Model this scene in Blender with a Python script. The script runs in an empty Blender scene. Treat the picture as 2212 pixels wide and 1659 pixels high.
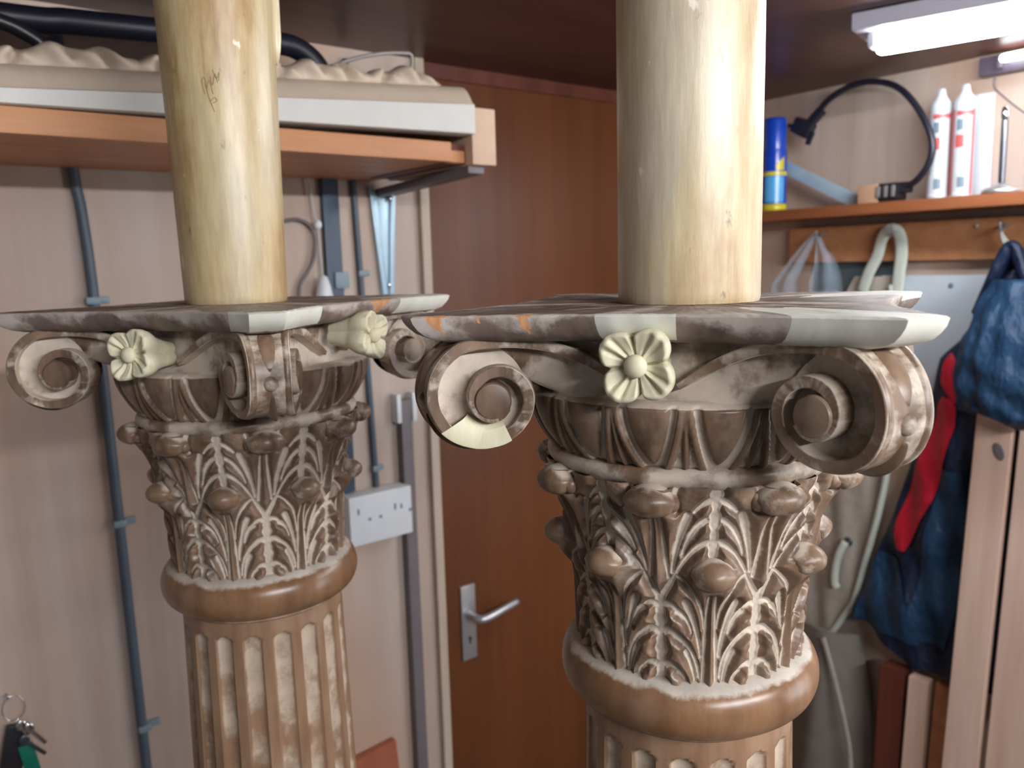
import bpy, bmesh, math, random
import numpy as np
from mathutils import Vector, Matrix

random.seed(7)
RNG = np.random.default_rng(7)
sc = bpy.context.scene
COL = sc.collection
PI = math.pi

# ------------------------------------------------------------------ camera
cam_d = bpy.data.cameras.new('camera')
cam = bpy.data.objects.new('camera', cam_d)
COL.objects.link(cam)
_h, _p, _r = math.radians(52.0), math.radians(-8.55), math.radians(1.6)
_fw = Vector((math.cos(_h)*math.cos(_p), math.sin(_h)*math.cos(_p), math.sin(_p)))
_rt = Vector((math.sin(_h), -math.cos(_h), 0))
_up = _rt.cross(_fw)
_rt2 = math.cos(_r)*_rt - math.sin(_r)*_up
_up2 = math.sin(_r)*_rt + math.cos(_r)*_up
_m = Matrix((_rt2, _up2, -_fw)).transposed().to_4x4()
_m.translation = (0, 0, 1.8)
cam.matrix_world = _m
cam_d.sensor_fit = 'HORIZONTAL'
cam_d.sensor_width = 36.0
cam_d.lens = 36.0*1750.0/2212.0
cam_d.clip_start = 0.01
cam_d.dof.use_dof = True
cam_d.dof.focus_distance = 0.56
cam_d.dof.aperture_fstop = 28.48/3.3      # entrance pupil of about 3 mm
sc.camera = cam

# ------------------------------------------------------------------ world, exposure
w = bpy.data.worlds.new('world'); sc.world = w
w.use_nodes = True
bg = w.node_tree.nodes['Background']
bg.inputs[0].default_value = (0.86, 0.92, 1.0, 1)
bg.inputs[1].default_value = 0.2
sc.view_settings.view_transform = 'Standard'
sc.view_settings.look = 'None'
sc.view_settings.exposure = 0.0
sc.view_settings.gamma = 1.0
sc.view_settings.use_curve_mapping = False
TUBE_NEAR, TUBE_BACK, TUBE_WALL = 60.0, 255.0, 12.0
ADDED_WINDOW = 6.0


# ------------------------------------------------------------------ node helpers
def new_mat(name):
    m = bpy.data.materials.new(name); m.use_nodes = True
    nt = m.node_tree
    return m, nt, nt.nodes['Principled BSDF']


def nd(nt, typ, **kw):
    n = nt.nodes.new(typ)
    for k, v in kw.items():
        if k == 'inp':
            for a, b in v.items(): n.inputs[a].default_value = b
        else: setattr(n, k, v)
    return n


def ramp(nt, src, stops):
    n = nt.nodes.new('ShaderNodeValToRGB')
    cr = n.color_ramp
    while len(cr.elements) < len(stops): cr.elements.new(0.5)
    for e, (p, c) in zip(cr.elements, stops):
        e.position = p; e.color = c if len(c) == 4 else (*c, 1)
    nt.links.new(src, n.inputs[0])
    return n.outputs[0]


def mixc(nt, fac, a, b, mode='MIX'):
    n = nt.nodes.new('ShaderNodeMix'); n.data_type = 'RGBA'; n.blend_type = mode
    for sock, v in ((n.inputs[0], fac), (n.inputs[6], a), (n.inputs[7], b)):
        if hasattr(v, 'links'): nt.links.new(v, sock)
        elif isinstance(v, (int, float)): sock.default_value = v
        else: sock.default_value = (*v[:3], 1)
    return n.outputs[2]


def noise(nt, scale, stretch=(1, 1, 1), detail=5, rough=.6, off=(0, 0, 0), coord='Object'):
    tc = nd(nt, 'ShaderNodeTexCoord'); mp = nd(nt, 'ShaderNodeMapping')
    mp.inputs['Scale'].default_value = stretch; mp.inputs['Location'].default_value = off
    nt.links.new(tc.outputs[coord], mp.inputs[0])
    n = nd(nt, 'ShaderNodeTexNoise'); n.inputs['Scale'].default_value = scale
    n.inputs['Detail'].default_value = detail; n.inputs['Roughness'].default_value = rough
    nt.links.new(mp.outputs[0], n.inputs['Vector'])
    return n.outputs['Fac']


def bump(nt, bsdf, src, strength, dist=.001):
    b = nd(nt, 'ShaderNodeBump'); b.inputs['Strength'].default_value = strength
    b.inputs['Distance'].default_value = dist
    nt.links.new(src, b.inputs['Height']); nt.links.new(b.outputs[0], bsdf.inputs['Normal'])


def srgb(r, g, b):
    def f(c):
        c /= 255.
        return c/12.92 if c <= .04045 else ((c+.055)/1.055)**2.4
    return (f(r), f(g), f(b))


def plain(name, col, rough=.5, metal=0., var=.12, scale=30, spec=.5, bmp=0):
    m, nt, b = new_mat(name)
    f = noise(nt, scale)
    d = tuple(c*(1-var) for c in col); l = tuple(min(1, c*(1+var)) for c in col)
    nt.links.new(ramp(nt, f, [(.3, d), (.7, l)]), b.inputs['Base Color'])
    b.inputs['Roughness'].default_value = rough; b.inputs['Metallic'].default_value = metal
    b.inputs['Specular IOR Level'].default_value = spec
    if bmp: bump(nt, b, f, bmp)
    return m


def wood(name, dark, light, stretch=(20, 20, 1), scale=2.0, rough=.5, bmp=.15, blot=None):
    m, nt, b = new_mat(name)
    f = noise(nt, scale, stretch, 8, .65)
    c = ramp(nt, f, [(.28, dark), (.72, light)])
    if blot:
        g = noise(nt, 3.0, (1, 1, .4), 3, .5, (3, 1, 2))
        c = mixc(nt, ramp(nt, g, [(.42, (0, 0, 0)), (.68, (1, 1, 1))]), c, blot)
    nt.links.new(c, b.inputs['Base Color'])
    b.inputs['Roughness'].default_value = rough
    b.inputs['Specular IOR Level'].default_value = .35
    bump(nt, b, f, bmp)
    return m


def emit(name, col, s):
    m = bpy.data.materials.new(name); m.use_nodes = True
    nt = m.node_tree; nt.nodes.remove(nt.nodes['Principled BSDF'])
    e = nd(nt, 'ShaderNodeEmission'); e.inputs[0].default_value = (*col, 1); e.inputs[1].default_value = s
    nt.links.new(e.outputs[0], nt.nodes['Material Output'].inputs[0])
    return m


# carved wood: brown waxed timber with pale gesso left in the cuts ('gesso' attribute, 0..1)
def carved(name, dark, light, pale, rough=.42, dust=.25):
    m, nt, b = new_mat(name)
    f = noise(nt, 9.0, (6, 6, 1), 7, .6)
    c = ramp(nt, f, [(.3, dark), (.7, light)])
    g = noise(nt, 38.0, (1, 1, 1), 5, .65, (2, 5, 1))
    patch = ramp(nt, noise(nt, 14.0, (1, 1, 1), 5, .65, (7, 1, 3)), [(.52, (0, 0, 0)), (.74, (1, 1, 1))])
    c = mixc(nt, mixc(nt, dust, (0, 0, 0), patch), c, tuple(.5*(a+q) for a, q in zip(light, pale)))
    at = nd(nt, 'ShaderNodeAttribute'); at.attribute_name = 'gesso'
    mul = nd(nt, 'ShaderNodeMath', operation='MULTIPLY_ADD')
    nt.links.new(g, mul.inputs[0]); mul.inputs[1].default_value = 1.3; mul.inputs[2].default_value = -.65
    add = nd(nt, 'ShaderNodeMath', operation='ADD'); nt.links.new(at.outputs['Fac'], add.inputs[0])
    nt.links.new(mul.outputs[0], add.inputs[1])
    fac = ramp(nt, add.outputs[0], [(.30, (0, 0, 0)), (.58, (.9, .9, .9))])
    pl = ramp(nt, g, [(.3, tuple(x*.72 for x in pale)), (.6, pale)])
    c = mixc(nt, fac, c, pl)
    nt.links.new(c, b.inputs['Base Color'])
    rr = nd(nt, 'ShaderNodeMapRange'); nt.links.new(fac, rr.inputs[0])
    rr.inputs[3].default_value = rough; rr.inputs[4].default_value = .75
    nt.links.new(rr.outputs[0], b.inputs['Roughness'])
    b.inputs['Specular IOR Level'].default_value = .45
    bump(nt, b, g, .25, .0008)
    return m


# painted imitation-candle tube: cream paint, ochre streaks, scuffs, pale flecks
def candle_mat(name, seed, base, ochre, greyc):
    m, nt, b = new_mat(name)
    s1 = noise(nt, 5.0, (2.8, 2.8, .9), 6, .6, (seed, 0, 1))
    fine = noise(nt, 40.0, (4, 4, .45), 6, .7, (0, seed, 2))
    c = ramp(nt, s1, [(.34, ochre), (.48, base), (.62, greyc)])
    c = mixc(nt, .42, c, ramp(nt, fine, [(.3, tuple(x*.6 for x in ochre)), (.7, tuple(min(1, x*1.12) for x in base))]))
    warm = noise(nt, 11.0, (1, 1, .6), 5, .7, (seed*2, 3, 4))
    c = mixc(nt, ramp(nt, warm, [(.54, (0, 0, 0)), (.72, (.5, .5, .5))]), c, srgb(176, 138, 104))
    fl = noise(nt, 55.0, (1, 1, .7), 3, .5, (9, seed, 0))
    c = mixc(nt, ramp(nt, fl, [(.71, (0, 0, 0)), (.735, (.6, .6, .6))]), c, srgb(240, 234, 216))
    sp = noise(nt, 48.0, (1.4, 1.4, .8), 4, .6, (1, 8, seed))
    c = mixc(nt, ramp(nt, sp, [(.67, (0, 0, 0)), (.74, (.6, .6, .6))]), c, srgb(92, 78, 62))
    nt.links.new(c, b.inputs['Base Color'])
    b.inputs['Roughness'].default_value = .36
    b.inputs['Specular IOR Level'].default_value = .55
    bump(nt, b, fine, .22, .0012)
    return m


M = {}
M['carved'] = carved('carved_wood', srgb(84, 65, 51), srgb(140, 113, 91), srgb(206, 191, 174), .38, .55)
M['torus'] = carved('waxed_wood', srgb(102, 70, 46), srgb(138, 102, 72), srgb(200, 190, 178), .30, .2)
M['shaft'] = carved('shaft_wood', srgb(120, 88, 66), srgb(156, 124, 97), srgb(190, 170, 150), .45, .35)
M['plate'] = carved('dusty_plate', srgb(92, 76, 70), srgb(136, 118, 108), srgb(196, 184, 175), .45, .55)
M['limewood'] = wood('new_limewood', srgb(196, 188, 156), srgb(224, 217, 190), (8, 8, 1.5), 6, .5, .08)
M['limewhite'] = wood('fresh_patch', srgb(206, 203, 190), srgb(228, 226, 216), (8, 8, 1.5), 6, .5, .06)
M['rawchip'] = wood('raw_splintered_wood', srgb(176, 116, 76), srgb(220, 172, 128), (30, 30, 2), 8, .7, .3)
M['candle_a'] = candle_mat('cream_candle_paint', 1.3, srgb(204, 186, 150), srgb(164, 130, 90), srgb(206, 196, 178))
M['candle_b'] = candle_mat('ochre_candle_paint', 4.1, srgb(202, 180, 138), srgb(160, 122, 72), srgb(198, 184, 156))
M['wax'] = plain('cream_wax', srgb(222, 206, 170), .3, 0, .03)
M['pencil'] = plain('pencil_mark', srgb(138, 120, 84), .7)
M['ply'] = wood('wall_plywood', srgb(172, 150, 136), srgb(202, 186, 175), (7, 7, .35), 1.6, .45, .04, srgb(190, 158, 136))
M['ceil'] = wood('mahogany_ceiling', srgb(78, 45, 37), srgb(108, 69, 59), (1.2, 9, 1), 1.6, .38, .03)
M['door'] = wood('brown_door_veneer', srgb(88, 48, 24), srgb(112, 66, 36), (9, 9, .4), 1.6, .42, .04)
M['trim'] = wood('pale_trim', srgb(176, 158, 140), srgb(206, 190, 172), (20, 20, 1), 2, .5, .05)
M['floor'] = plain('grey_floor', srgb(74, 66, 60), .7, 0, .2, 4)
M['orange'] = wood('orange_pine', srgb(176, 118, 78), srgb(204, 148, 106), (1, 14, 14), 2.2, .5, .06)
M['orange2'] = wood('orange_shelf_wood', srgb(136, 78, 46), srgb(166, 104, 68), (14, 1, 14), 2.2, .45, .06)
M['pine'] = wood('planed_pine', srgb(208, 172, 150), srgb(232, 204, 186), (14, 14, .5), 2.4, .5, .05)
M['endpine'] = wood('pale_end_block', srgb(196, 164, 138), srgb(214, 184, 160), (4, 4, 4), 3, .6, .05)
M['redpost'] = wood('dark_red_wood', srgb(82, 40, 28), srgb(112, 60, 46), (12, 12, .6), 2, .5, .05)
M['rust'] = wood('rust_board', srgb(150, 82, 58), srgb(176, 104, 80), (3, 3, 3), 2, .6, .05)
M['primed'] = plain('primed_white', srgb(208, 204, 198), .5, 0, .03)
M['lime_b'] = plain('limewood_carving', srgb(204, 184, 164), .6, 0, .07, 20)
M['conduit'] = plain('blue_grey_cable', srgb(82, 94, 106), .45, 0, .06)
M['trunking'] = plain('dark_blue_grey_strip', srgb(62, 78, 98), .45, 0, .06)
M['clip'] = plain('grey_clip', srgb(128, 146, 156), .4, 0, .04)
M['bar'] = plain('grey_brown_strip', srgb(112, 104, 106), .5, 0, .06)
M['whiteplastic'] = plain('white_plastic', srgb(222, 226, 230), .35, 0, .02)
M['dark'] = plain('dark_hole', srgb(60, 62, 68), .6, 0, .05)
M['steelblue'] = plain('pale_blue_steel', srgb(176, 202, 218), .35, .25, .04)
M['satin'] = plain('satin_aluminium', srgb(190, 190, 192), .35, .7, .04)
M['chrome'] = plain('bright_metal', srgb(220, 222, 226), .15, 1, .02)
M['gunmetal'] = plain('dark_metal', srgb(96, 98, 106), .3, .8, .1)
M['black'] = plain('black_rubber', srgb(30, 30, 44), .4, 0, .1)
M['blackp'] = plain('black_plastic', srgb(34, 32, 36), .35, 0, .1)
M['green'] = plain('green_plastic', srgb(12, 104, 84), .35, 0, .1)
M['wire'] = plain('grey_wire', srgb(166, 158, 152), .4, .3, .05)
M['cord'] = plain('white_cord', srgb(196, 190, 186), .6, 0, .04)
M['blue'] = plain('blue_can', srgb(20, 66, 176), .22, 0, .1, 12)
M['ltblue'] = plain('light_blue_label', srgb(84, 164, 222), .25, 0, .08)
M['yellow'] = plain('yellow_band', srgb(206, 190, 44), .35, 0, .08)
M['labelwhite'] = plain('cartridge_white', srgb(212, 218, 226), .3, 0, .02)
M['labelred'] = plain('cartridge_red', srgb(206, 92, 92), .35, 0, .04)
M['labelgrey'] = plain('cartridge_grey', srgb(120, 138, 152), .35, 0, .05)
def cloth(name, col, d=.02):
    m, nt, b = new_mat(name)
    f = noise(nt, 11.0, (1, 1, .55), 4, .55)
    nt.links.new(ramp(nt, noise(nt, 60.0), [(.3, tuple(x*.85 for x in col)), (.7, tuple(x*1.15 for x in col))]), b.inputs['Base Color'])
    b.inputs['Roughness'].default_value = .5; b.inputs['Specular IOR Level'].default_value = .4
    bump(nt, b, f, .9, d)
    return m


M['navy'] = cloth('navy_cloth', srgb(28, 60, 90), .035)
M['navyd'] = cloth('dark_navy_cloth', srgb(18, 32, 58), .03)
M['red'] = cloth('red_cloth', srgb(190, 26, 48), .02)
M['beige'] = plain('beige_canvas', srgb(172, 162, 150), .8, 0, .1, 60, .2)
M['piping'] = plain('pale_piping', srgb(206, 212, 200), .7, 0, .05)
M['slate'] = plain('slate_cloth', srgb(84, 94, 98), .8, 0, .1, 20, .2)
M['greycloth'] = plain('grey_cloth', srgb(128, 120, 112), .8, 0, .12, 12, .2)
M['card'] = plain('brown_card', srgb(186, 148, 120), .7, 0, .06)
M['panelw'] = plain('pale_blue_panel', srgb(206, 216, 226), .4, 0, .02)
M['fixture'] = plain('fixture_enamel', srgb(206, 204, 218), .4, 0, .02)
M['fixdark'] = plain('dark_fixture', srgb(92, 82, 96), .4, 0, .05)
M['tube1'] = emit('lit_tube_near', (.93, .97, 1.0), TUBE_NEAR)
M['tube2'] = emit('lit_tube_back', (.95, .97, 1.0), TUBE_BACK)
M['tube3'] = emit('lit_tube_wall', (.93, .97, 1.0), TUBE_WALL)


M['pane'] = emit('daylit_pane', (.86, .93, 1.0), ADDED_WINDOW)  # emission of the added window, not seen in view


def clear_plastic():
    m, nt, b = new_mat('clear_polythene')
    b.inputs['Base Color'].default_value = (*srgb(178, 196, 214), 1)
    b.inputs['Roughness'].default_value = .18
    b.inputs['Alpha'].default_value = .38
    bump(nt, b, noise(nt, 26.0), .6, .01)
    return m


M['poly'] = clear_plastic()


# ------------------------------------------------------------------ mesh helpers
def mk(name, V, F, mat, parent=None, smooth=True, attr=None, sharp=None, mats=None, fm=None):
    me = bpy.data.meshes.new(name)
    me.from_pydata([tuple(v) for v in V], [], [tuple(f) for f in F])
    me.materials.append(mat)
    if mats:
        for x in mats: me.materials.append(x)
        me.polygons.foreach_set('material_index', np.asarray(fm, dtype=np.int32))
    if smooth: me.polygons.foreach_set('use_smooth', np.ones(len(me.polygons), dtype=bool))
    if attr is not None:
        a = me.attributes.new('gesso', 'FLOAT', 'POINT')
        a.data.foreach_set('value', np.asarray(attr, dtype=np.float32))
    me.update()
    if sharp: me.set_sharp_from_angle(angle=math.radians(sharp))
    o = bpy.data.objects.new(name, me); COL.objects.link(o)
    if parent: o.parent = parent
    return o


def tag(o, label, cat=None, group=None, kind=None):
    o['label'] = label
    if cat: o['category'] = cat
    if group: o['group'] = group
    if kind: o['kind'] = kind
    return o


def empty(name, loc=(0, 0, 0), rz=0):
    o = bpy.data.objects.new(name, None); COL.objects.link(o)
    o.location = loc; o.rotation_euler = (0, 0, rz); o.empty_display_size = .05
    return o


def grid_faces(ny, nx, wrap=False, flip=False):
    F = []
    for j in range(ny-1):
        for i in range(nx if wrap else nx-1):
            k = (i+1) % nx
            q = (j*nx+i, j*nx+k, (j+1)*nx+k, (j+1)*nx+i)
            F.append(q[::-1] if flip else q)
    return F


def merge(parts):
    V, F, n = [], [], 0
    for v, f in parts:
        V += [tuple(x) for x in v]; F += [tuple(i+n for i in q) for q in f]; n += len(v)
    return V, F


def box_vf(c, s, bev=.002, rot=None):
    bm = bmesh.new(); bmesh.ops.create_cube(bm, size=1)
    for v in bm.verts: v.co = Vector((v.co.x*s[0], v.co.y*s[1], v.co.z*s[2]))
    if bev > 0:
        bmesh.ops.bevel(bm, geom=bm.edges[:], offset=min(bev, min(s)*.45), segments=2, affect='EDGES', profile=.6)
    bm.verts.index_update()
    R = rot if rot is not None else Matrix.Identity(3)
    V = [tuple(R @ v.co + Vector(c)) for v in bm.verts]
    F = [tuple(v.index for v in f.verts) for f in bm.faces]
    bm.free(); return V, F


def bx(name, lo, hi, mat, parent=None, bev=.002):
    c = [(a+b)/2 for a, b in zip(lo, hi)]; s = [abs(b-a) for a, b in zip(lo, hi)]
    V, F = box_vf(c, s, bev)
    return mk(name, V, F, mat, parent, True, sharp=35)


def lathe_vf(prof, n=48, c=(0, 0, 0), caps=True):
    prof = np.asarray(prof, float); th = np.arange(n)*2*PI/n
    V = np.stack([np.outer(prof[:, 0], np.cos(th)), np.outer(prof[:, 0], np.sin(th)), np.repeat(prof[:, 1:2], n, 1)], -1).reshape(-1, 3)
    F = grid_faces(len(prof), n, True)
    V = V+np.asarray(c)
    if caps:
        F.append(tuple(range(n))[::-1]); F.append(tuple(range((len(prof)-1)*n, len(prof)*n)))
    return V, F


def catmull(P, n=8):
    P = np.asarray(P, float); P = np.vstack([2*P[0]-P[1], P, 2*P[-1]-P[-2]])
    out = []
    for i in range(1, len(P)-2):
        for t in np.arange(n)/n:
            a, b, c, d = P[i-1], P[i], P[i+1], P[i+2]
            out.append(.5*(2*b+(c-a)*t+(2*a-5*b+4*c-d)*t*t+(3*b-a-3*c+d)*t**3))
    out.append(P[-2]); return np.array(out)


def tube_vf(P, r, n=12, sy=1.0, closed_ends=True):
    P = np.asarray(P, float); m = len(P); r = np.broadcast_to(np.asarray(r, float), (m,))
    T = np.gradient(P, axis=0); T /= np.linalg.norm(T, axis=1)[:, None]+1e-12
    ref = np.array([0, 0, 1.]) if abs(T[0][2]) < .9 else np.array([1., 0, 0])
    N = np.cross(T[0], ref); N /= np.linalg.norm(N)
    V = []
    th = np.arange(n)*2*PI/n
    for i in range(m):
        N = N-T[i]*(N@T[i]); N /= np.linalg.norm(N)+1e-12
        B = np.cross(T[i], N)
        V.append(P[i]+r[i]*(np.cos(th)[:, None]*N+sy*np.sin(th)[:, None]*B))
    V = np.concatenate(V)
    F = grid_faces(m, n, True)
    if closed_ends:
        F.append(tuple(range(n))[::-1]); F.append(tuple(range((m-1)*n, m*n)))
    return V, F


def ellipsoid_vf(c, r, nu=24, nv=14, R=None):
    V = []
    for j in range(nv+1):
        a = -PI/2+PI*j/nv
        for i in range(nu):
            b = 2*PI*i/nu
            V.append((math.cos(a)*math.cos(b)*r[0], math.cos(a)*math.sin(b)*r[1], math.sin(a)*r[2]))
    V = np.array(V)
    if R is not None: V = V@np.asarray(R).T
    return V+np.asarray(c), grid_faces(nv+1, nu, True)


def sstep(a, b, x):
    t = np.clip((x-a)/(b-a), 0, 1); return t*t*(3-2*t)


# ------------------------------------------------------------------ setting: floor, ceiling, walls
CZ = 2.222
tag(bx('floor', (-2.2, -3.0, -.06), (2.06, 1.56, 0), M['floor'], None, 0), 'grey workshop floor', kind='structure')
tag(bx('ceiling', (-2.2, -3.0, CZ), (2.06, 1.56, CZ+.05), M['ceil'], None, 0), 'dark mahogany coloured panel ceiling', kind='structure')
# plywood wall with the doorway, in three sheets around the opening
DX0, DX1 = .952, 1.705
V, F = merge([box_vf(((-2.2+DX0)/2, 1.53, CZ/2), (DX0+2.2, .06, CZ), 0),
              box_vf(((DX1+2.06)/2, 1.53, CZ/2), (2.06-DX1, .06, CZ), 0)])
tag(mk('wall_back', V, F, M['ply'], None, False), 'pinkish plywood wall with cables and a shelf', kind='structure')
tag(bx('wall_right', (2.0, -3.0, 0), (2.06, 1.5, CZ), M['ply'], None, 0), 'plywood wall with the orange shelf and coat rail', kind='structure')
tag(bx('trim_1', (DX0-.022, 1.484, 0), (DX0, 1.5, CZ), M['trim'], None, .003), 'pale strip along the edge of the brown door', kind='structure')
tag(bx('trim_2', (DX1, 1.482, 0), (DX1+.038, 1.5, CZ), M['trim'], None, .003), 'pale strip on the far side of the brown door', kind='structure')
tag(bx('trim_3', (DX0, 1.512, CZ-.03), (DX1, 1.56, CZ), M['redpost'], None, 0), 'dark recessed strip above the brown door', kind='structure')
door = tag(bx('door_1', (DX0+.004, 1.5, .01), (DX1-.004, 1.54, CZ-.034), M['door'], None, .002), 'plain brown veneered door', kind='structure')
hp = bx('handle_plate', (.998, 1.492, .872), (1.039, 1.5, 1.056), M['satin'], door, .003)
P = catmull([(1.018, 1.492, .985), (1.018, 1.462, .985), (1.026, 1.448, .985), (1.05, 1.444, .988), (1.09, 1.444, .995), (1.128, 1.446, 1.0)], 6)
V, F = tube_vf(P, np.interp(np.linspace(0, 1, len(P)), [0, .3, .6, 1], [.010, .010, .0095, .008]), 14)
lever = mk('lever', V, F, M['satin'], hp)
V, F = merge([lathe_vf([(.0045, 0), (.0045, .002)], 14), box_vf((0, -.007, .001), (.004, .012, .002), 0)])
V = [(1.019+x, 1.4925-z, .925+y) for x, y, z in V]
mk('keyhole', V, F, M['dark'], hp, False)

# unseen glowing window added on the shelf wall to brighten the right edges
win = tag(bx('window_1', (1.972, -1.62, .93), (2.0, -.38, 1.97), M['whiteplastic'], None, .003), 'white framed window in the shelf wall', kind='structure')
for y0, y1 in ((-1.56, -1.03), (-.97, -.44)):
    bx('pane', (1.966, y0, .99), (1.973, y1, 1.91), M['pane'], win, 0)
# ------------------------------------------------------------------ lights
def strip_light(name, p0, p1, r, body, mats, label, cat, group=None):
    o = empty(name, tuple((a+b)/2 for a, b in zip(p0, p1)))
    inv = np.array(o.location)
    P0, P1 = np.array(p0), np.array(p1); L = np.linalg.norm(P1-P0); d = (P1-P0)/L
    # tube with rounded ends
    ts = np.concatenate([[0, .003, .009], np.linspace(.02, L-.02, 8), [L-.009, L-.003, L]])
    rr = np.concatenate([[.35, .8, .97], np.ones(8), [.97, .8, .35]])*r
    V, F = tube_vf(P0+d*ts[:, None]-inv, rr, 20)
    mk('tube', V, F, mats[1], o)
    bw, bh, off, ext, side = body
    ang = math.atan2(d[1], d[0])
    R = Matrix.Rotation(ang, 3, 'Z')
    c = Vector(side)
    V, F = box_vf(c+Vector((0, 0, off)), (L+2*ext, bw, bh), .004, R)
    mk('housing', V, F, mats[0], o, True, sharp=35)
    for s in (-1, 1):
        q = Vector(d*s*(L/2+.004))
        V, F = box_vf(q+(c+Vector((0, 0, off)))*.5, (.012, r*2.2, abs(off)+bh*.4 if abs(off) > .01 else .03), .003, R)
        mk('end_cap', V, F, mats[0], o, True, sharp=35)
    tag(o, label, cat, group)
    return o


strip_light('ceiling_light', (1.487, .80, 2.172), (1.787, -.36, 2.172), .019, (.11, .03, .034, .03, (0, 0, 0)), (M['fixture'], M['tube1']),
            'bright fluorescent strip light on the dark ceiling', 'ceiling light')
strip_light('ceiling_light', (-.30, -1.1, 2.168), (1.10, -1.1, 2.168), .018, (.11, .03, .034, .03, (0, 0, 0)), (M['fixture'], M['tube2']),  # unseen second strip, placed to set the main light direction
            'fluorescent strip light on the ceiling beyond the window end, running across the room', 'ceiling light')
wl = strip_light('wall_light', (1.948, .772, 2.200), (1.948, .15, 2.200), .009, (.03, .04, -.006, .05, (.032, 0, 0)), (M['fixdark'], M['tube3']),
            'slim dark strip light at the top of the shelf wall', 'wall light')
V, F = tube_vf(catmull([(.03, .33, -.02), (.032, .332, -.05), (.028, .31, -.075), (.03, .285, -.10), (.03, .25, -.13)], 6), .0018, 8)
mk('flex', V, F, M['fixdark'], wl)

# ================================================================== THE TWO CARVED COLUMNS
def prof_r(z):      # bell radius by height
    return np.interp(z, [1.490, 1.500, 1.538, 1.578, 1.608, 1.628, 1.648, 1.66], [.0845, .0845, .0862, .0905, .096, .101, .1055, .107])


def faceF(k, u, z, d, dc=.112, Ra=.215):
    """point on capital face k: u along the hollowed side, z height, d outwards"""
    u, z, d = np.broadcast_arrays(np.asarray(u, float), np.asarray(z, float), np.asarray(d, float))
    ph = u/Ra
    x = Ra*np.sin(ph); y = dc+Ra*(1-np.cos(ph))
    x = x-np.sin(ph)*d; y = y+np.cos(ph)*d
    a = k*PI/2
    n = (math.cos(a), math.sin(a)); t = (-n[1], n[0])
    return np.stack([n[0]*y+t[0]*x, n[1]*y+t[1]*x, z], -1)


# ---- acanthus relief on one 45 degree sector (X in mm across, Y in mm up)
def bez(p, n=16):
    p = np.asarray(p, float); t = np.linspace(0, 1, n)[:, None]
    if len(p) == 3: return (1-t)**2*p[0]+2*t*(1-t)*p[1]+t*t*p[2]
    return (1-t)**3*p[0]+3*t*(1-t)**2*p[1]+3*t*t*(1-t)*p[2]+t**3*p[3]


STROKES = [  # control points, half width start, end, amount of gesso
    ([(5.4, -2), (4.6, 30), (2.4, 70)], .75, .5, 1),
    ([(10.5, -2), (11.0, 13), (17.5, 25)], .9, 1.9, 1),
    ([(17.5, -2), (18, 7), (24, 10)], .9, 1.2, .9),
    ([(8.2, 6), (9.5, 27), (26, 38)], .7, 1.6, .95),
    ([(7.0, 22), (9.6, 46), (18.2, 63)], .8, 2.1, 1),
    ([(14.0, 40), (16.5, 52), (24, 56)], .6, 1.7, .9),
    ([(5.0, 44), (6.5, 68), (16, 79), (25.5, 84)], .6, 1.0, .85),
    ([(24, 11), (29, 16), (35, 13)], .9, 2.4, .9),
    ([(26, 38), (30.5, 42), (36, 39)], 1.5, 2.6, 1),
    ([(25, 58), (29.5, 63), (36, 60)], 1.0, 2.2, .9),
    ([(36, 66), (29.5, 76), (25.5, 84)], 2.1, 1.0, 1),
    # upper leaf (its midrib lies on X = 37)
    ([(30.6, 82), (32.6, 100), (34.4, 128)], .9, .6, 1),
    ([(27.8, 86), (25.5, 106), (17, 130)], .9, 2.1, 1),
    ([(24.5, 86), (14, 107), (3, 110)], .8, 1.8, .9),
    ([(20.5, 101), (15, 121), (5, 127)], .7, 1.6, .9),
    ([(13, 133), (8, 140), (2, 142)], .7, 2.0, .9),
    ([(24.5, 134), (27, 143), (24, 151)], .8, 1.2, .8),
]
SEG = []
for p, w0, w1, am in STROKES:
    q = bez(p); SEG.append((q, 1.18*w0+1.3*(w1-w0)*np.linspace(0, 1, len(q))**1.3, am*.92))


def relief(X, Y):
    a = np.abs(X)
    d = np.full(X.shape, 99.); g = np.zeros(X.shape)
    for q, ww, am in SEG:
        for i in range(len(q)-1):
            A, B = q[i], q[i+1]; AB = B-A
            t = np.clip(((a-A[0])*AB[0]+(Y-A[1])*AB[1])/(AB@AB), 0, 1)
            dd = np.hypot(a-A[0]-t*AB[0], Y-A[1]-t*AB[1])-ww[i]
            g = np.maximum(g, am*np.maximum(sstep(.7, -.35, dd), .52*np.exp(-np.clip(dd, 0, 9)/2.3))); d = np.minimum(d, dd)
    # ground trunks between the leaves
    tw = 3.9+.9*np.sin(Y*.27+1)+.5*np.sin(Y*.81)
    tr1 = np.where(Y < 68, a-(37-tw), -9.)            # >0 inside trunk at the sector edge
    tr2 = np.where(Y > 92, (3.3+.7*np.sin(Y*.31)+.4*np.sin(Y*.83))-a, -9.)
    tr = np.maximum(tr1, tr2)
    d = np.minimum(d, -tr)
    g = np.maximum(g, sstep(-.9, .9, tr))
    puff = 1-np.exp(-(np.clip(d, 0, 9)/2.6)**2)
    h = .0058*puff-.0016*sstep(0, 1.5, -d)
    # curl of the leaf tops away from the bell
    low = sstep(50, 84, Y)*(1-sstep(88, 92, Y))*(1-sstep(8, 21, a))
    up = sstep(112, 142, Y)*(1-sstep(7, 19, 37-a))
    h = h+.0085*low**1.4+.008*up**1.4
    g = np.maximum(g, .75*sstep(4, 0, Y)*(1-puff*.3))
    return h, np.clip(g, 0, 1)


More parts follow.
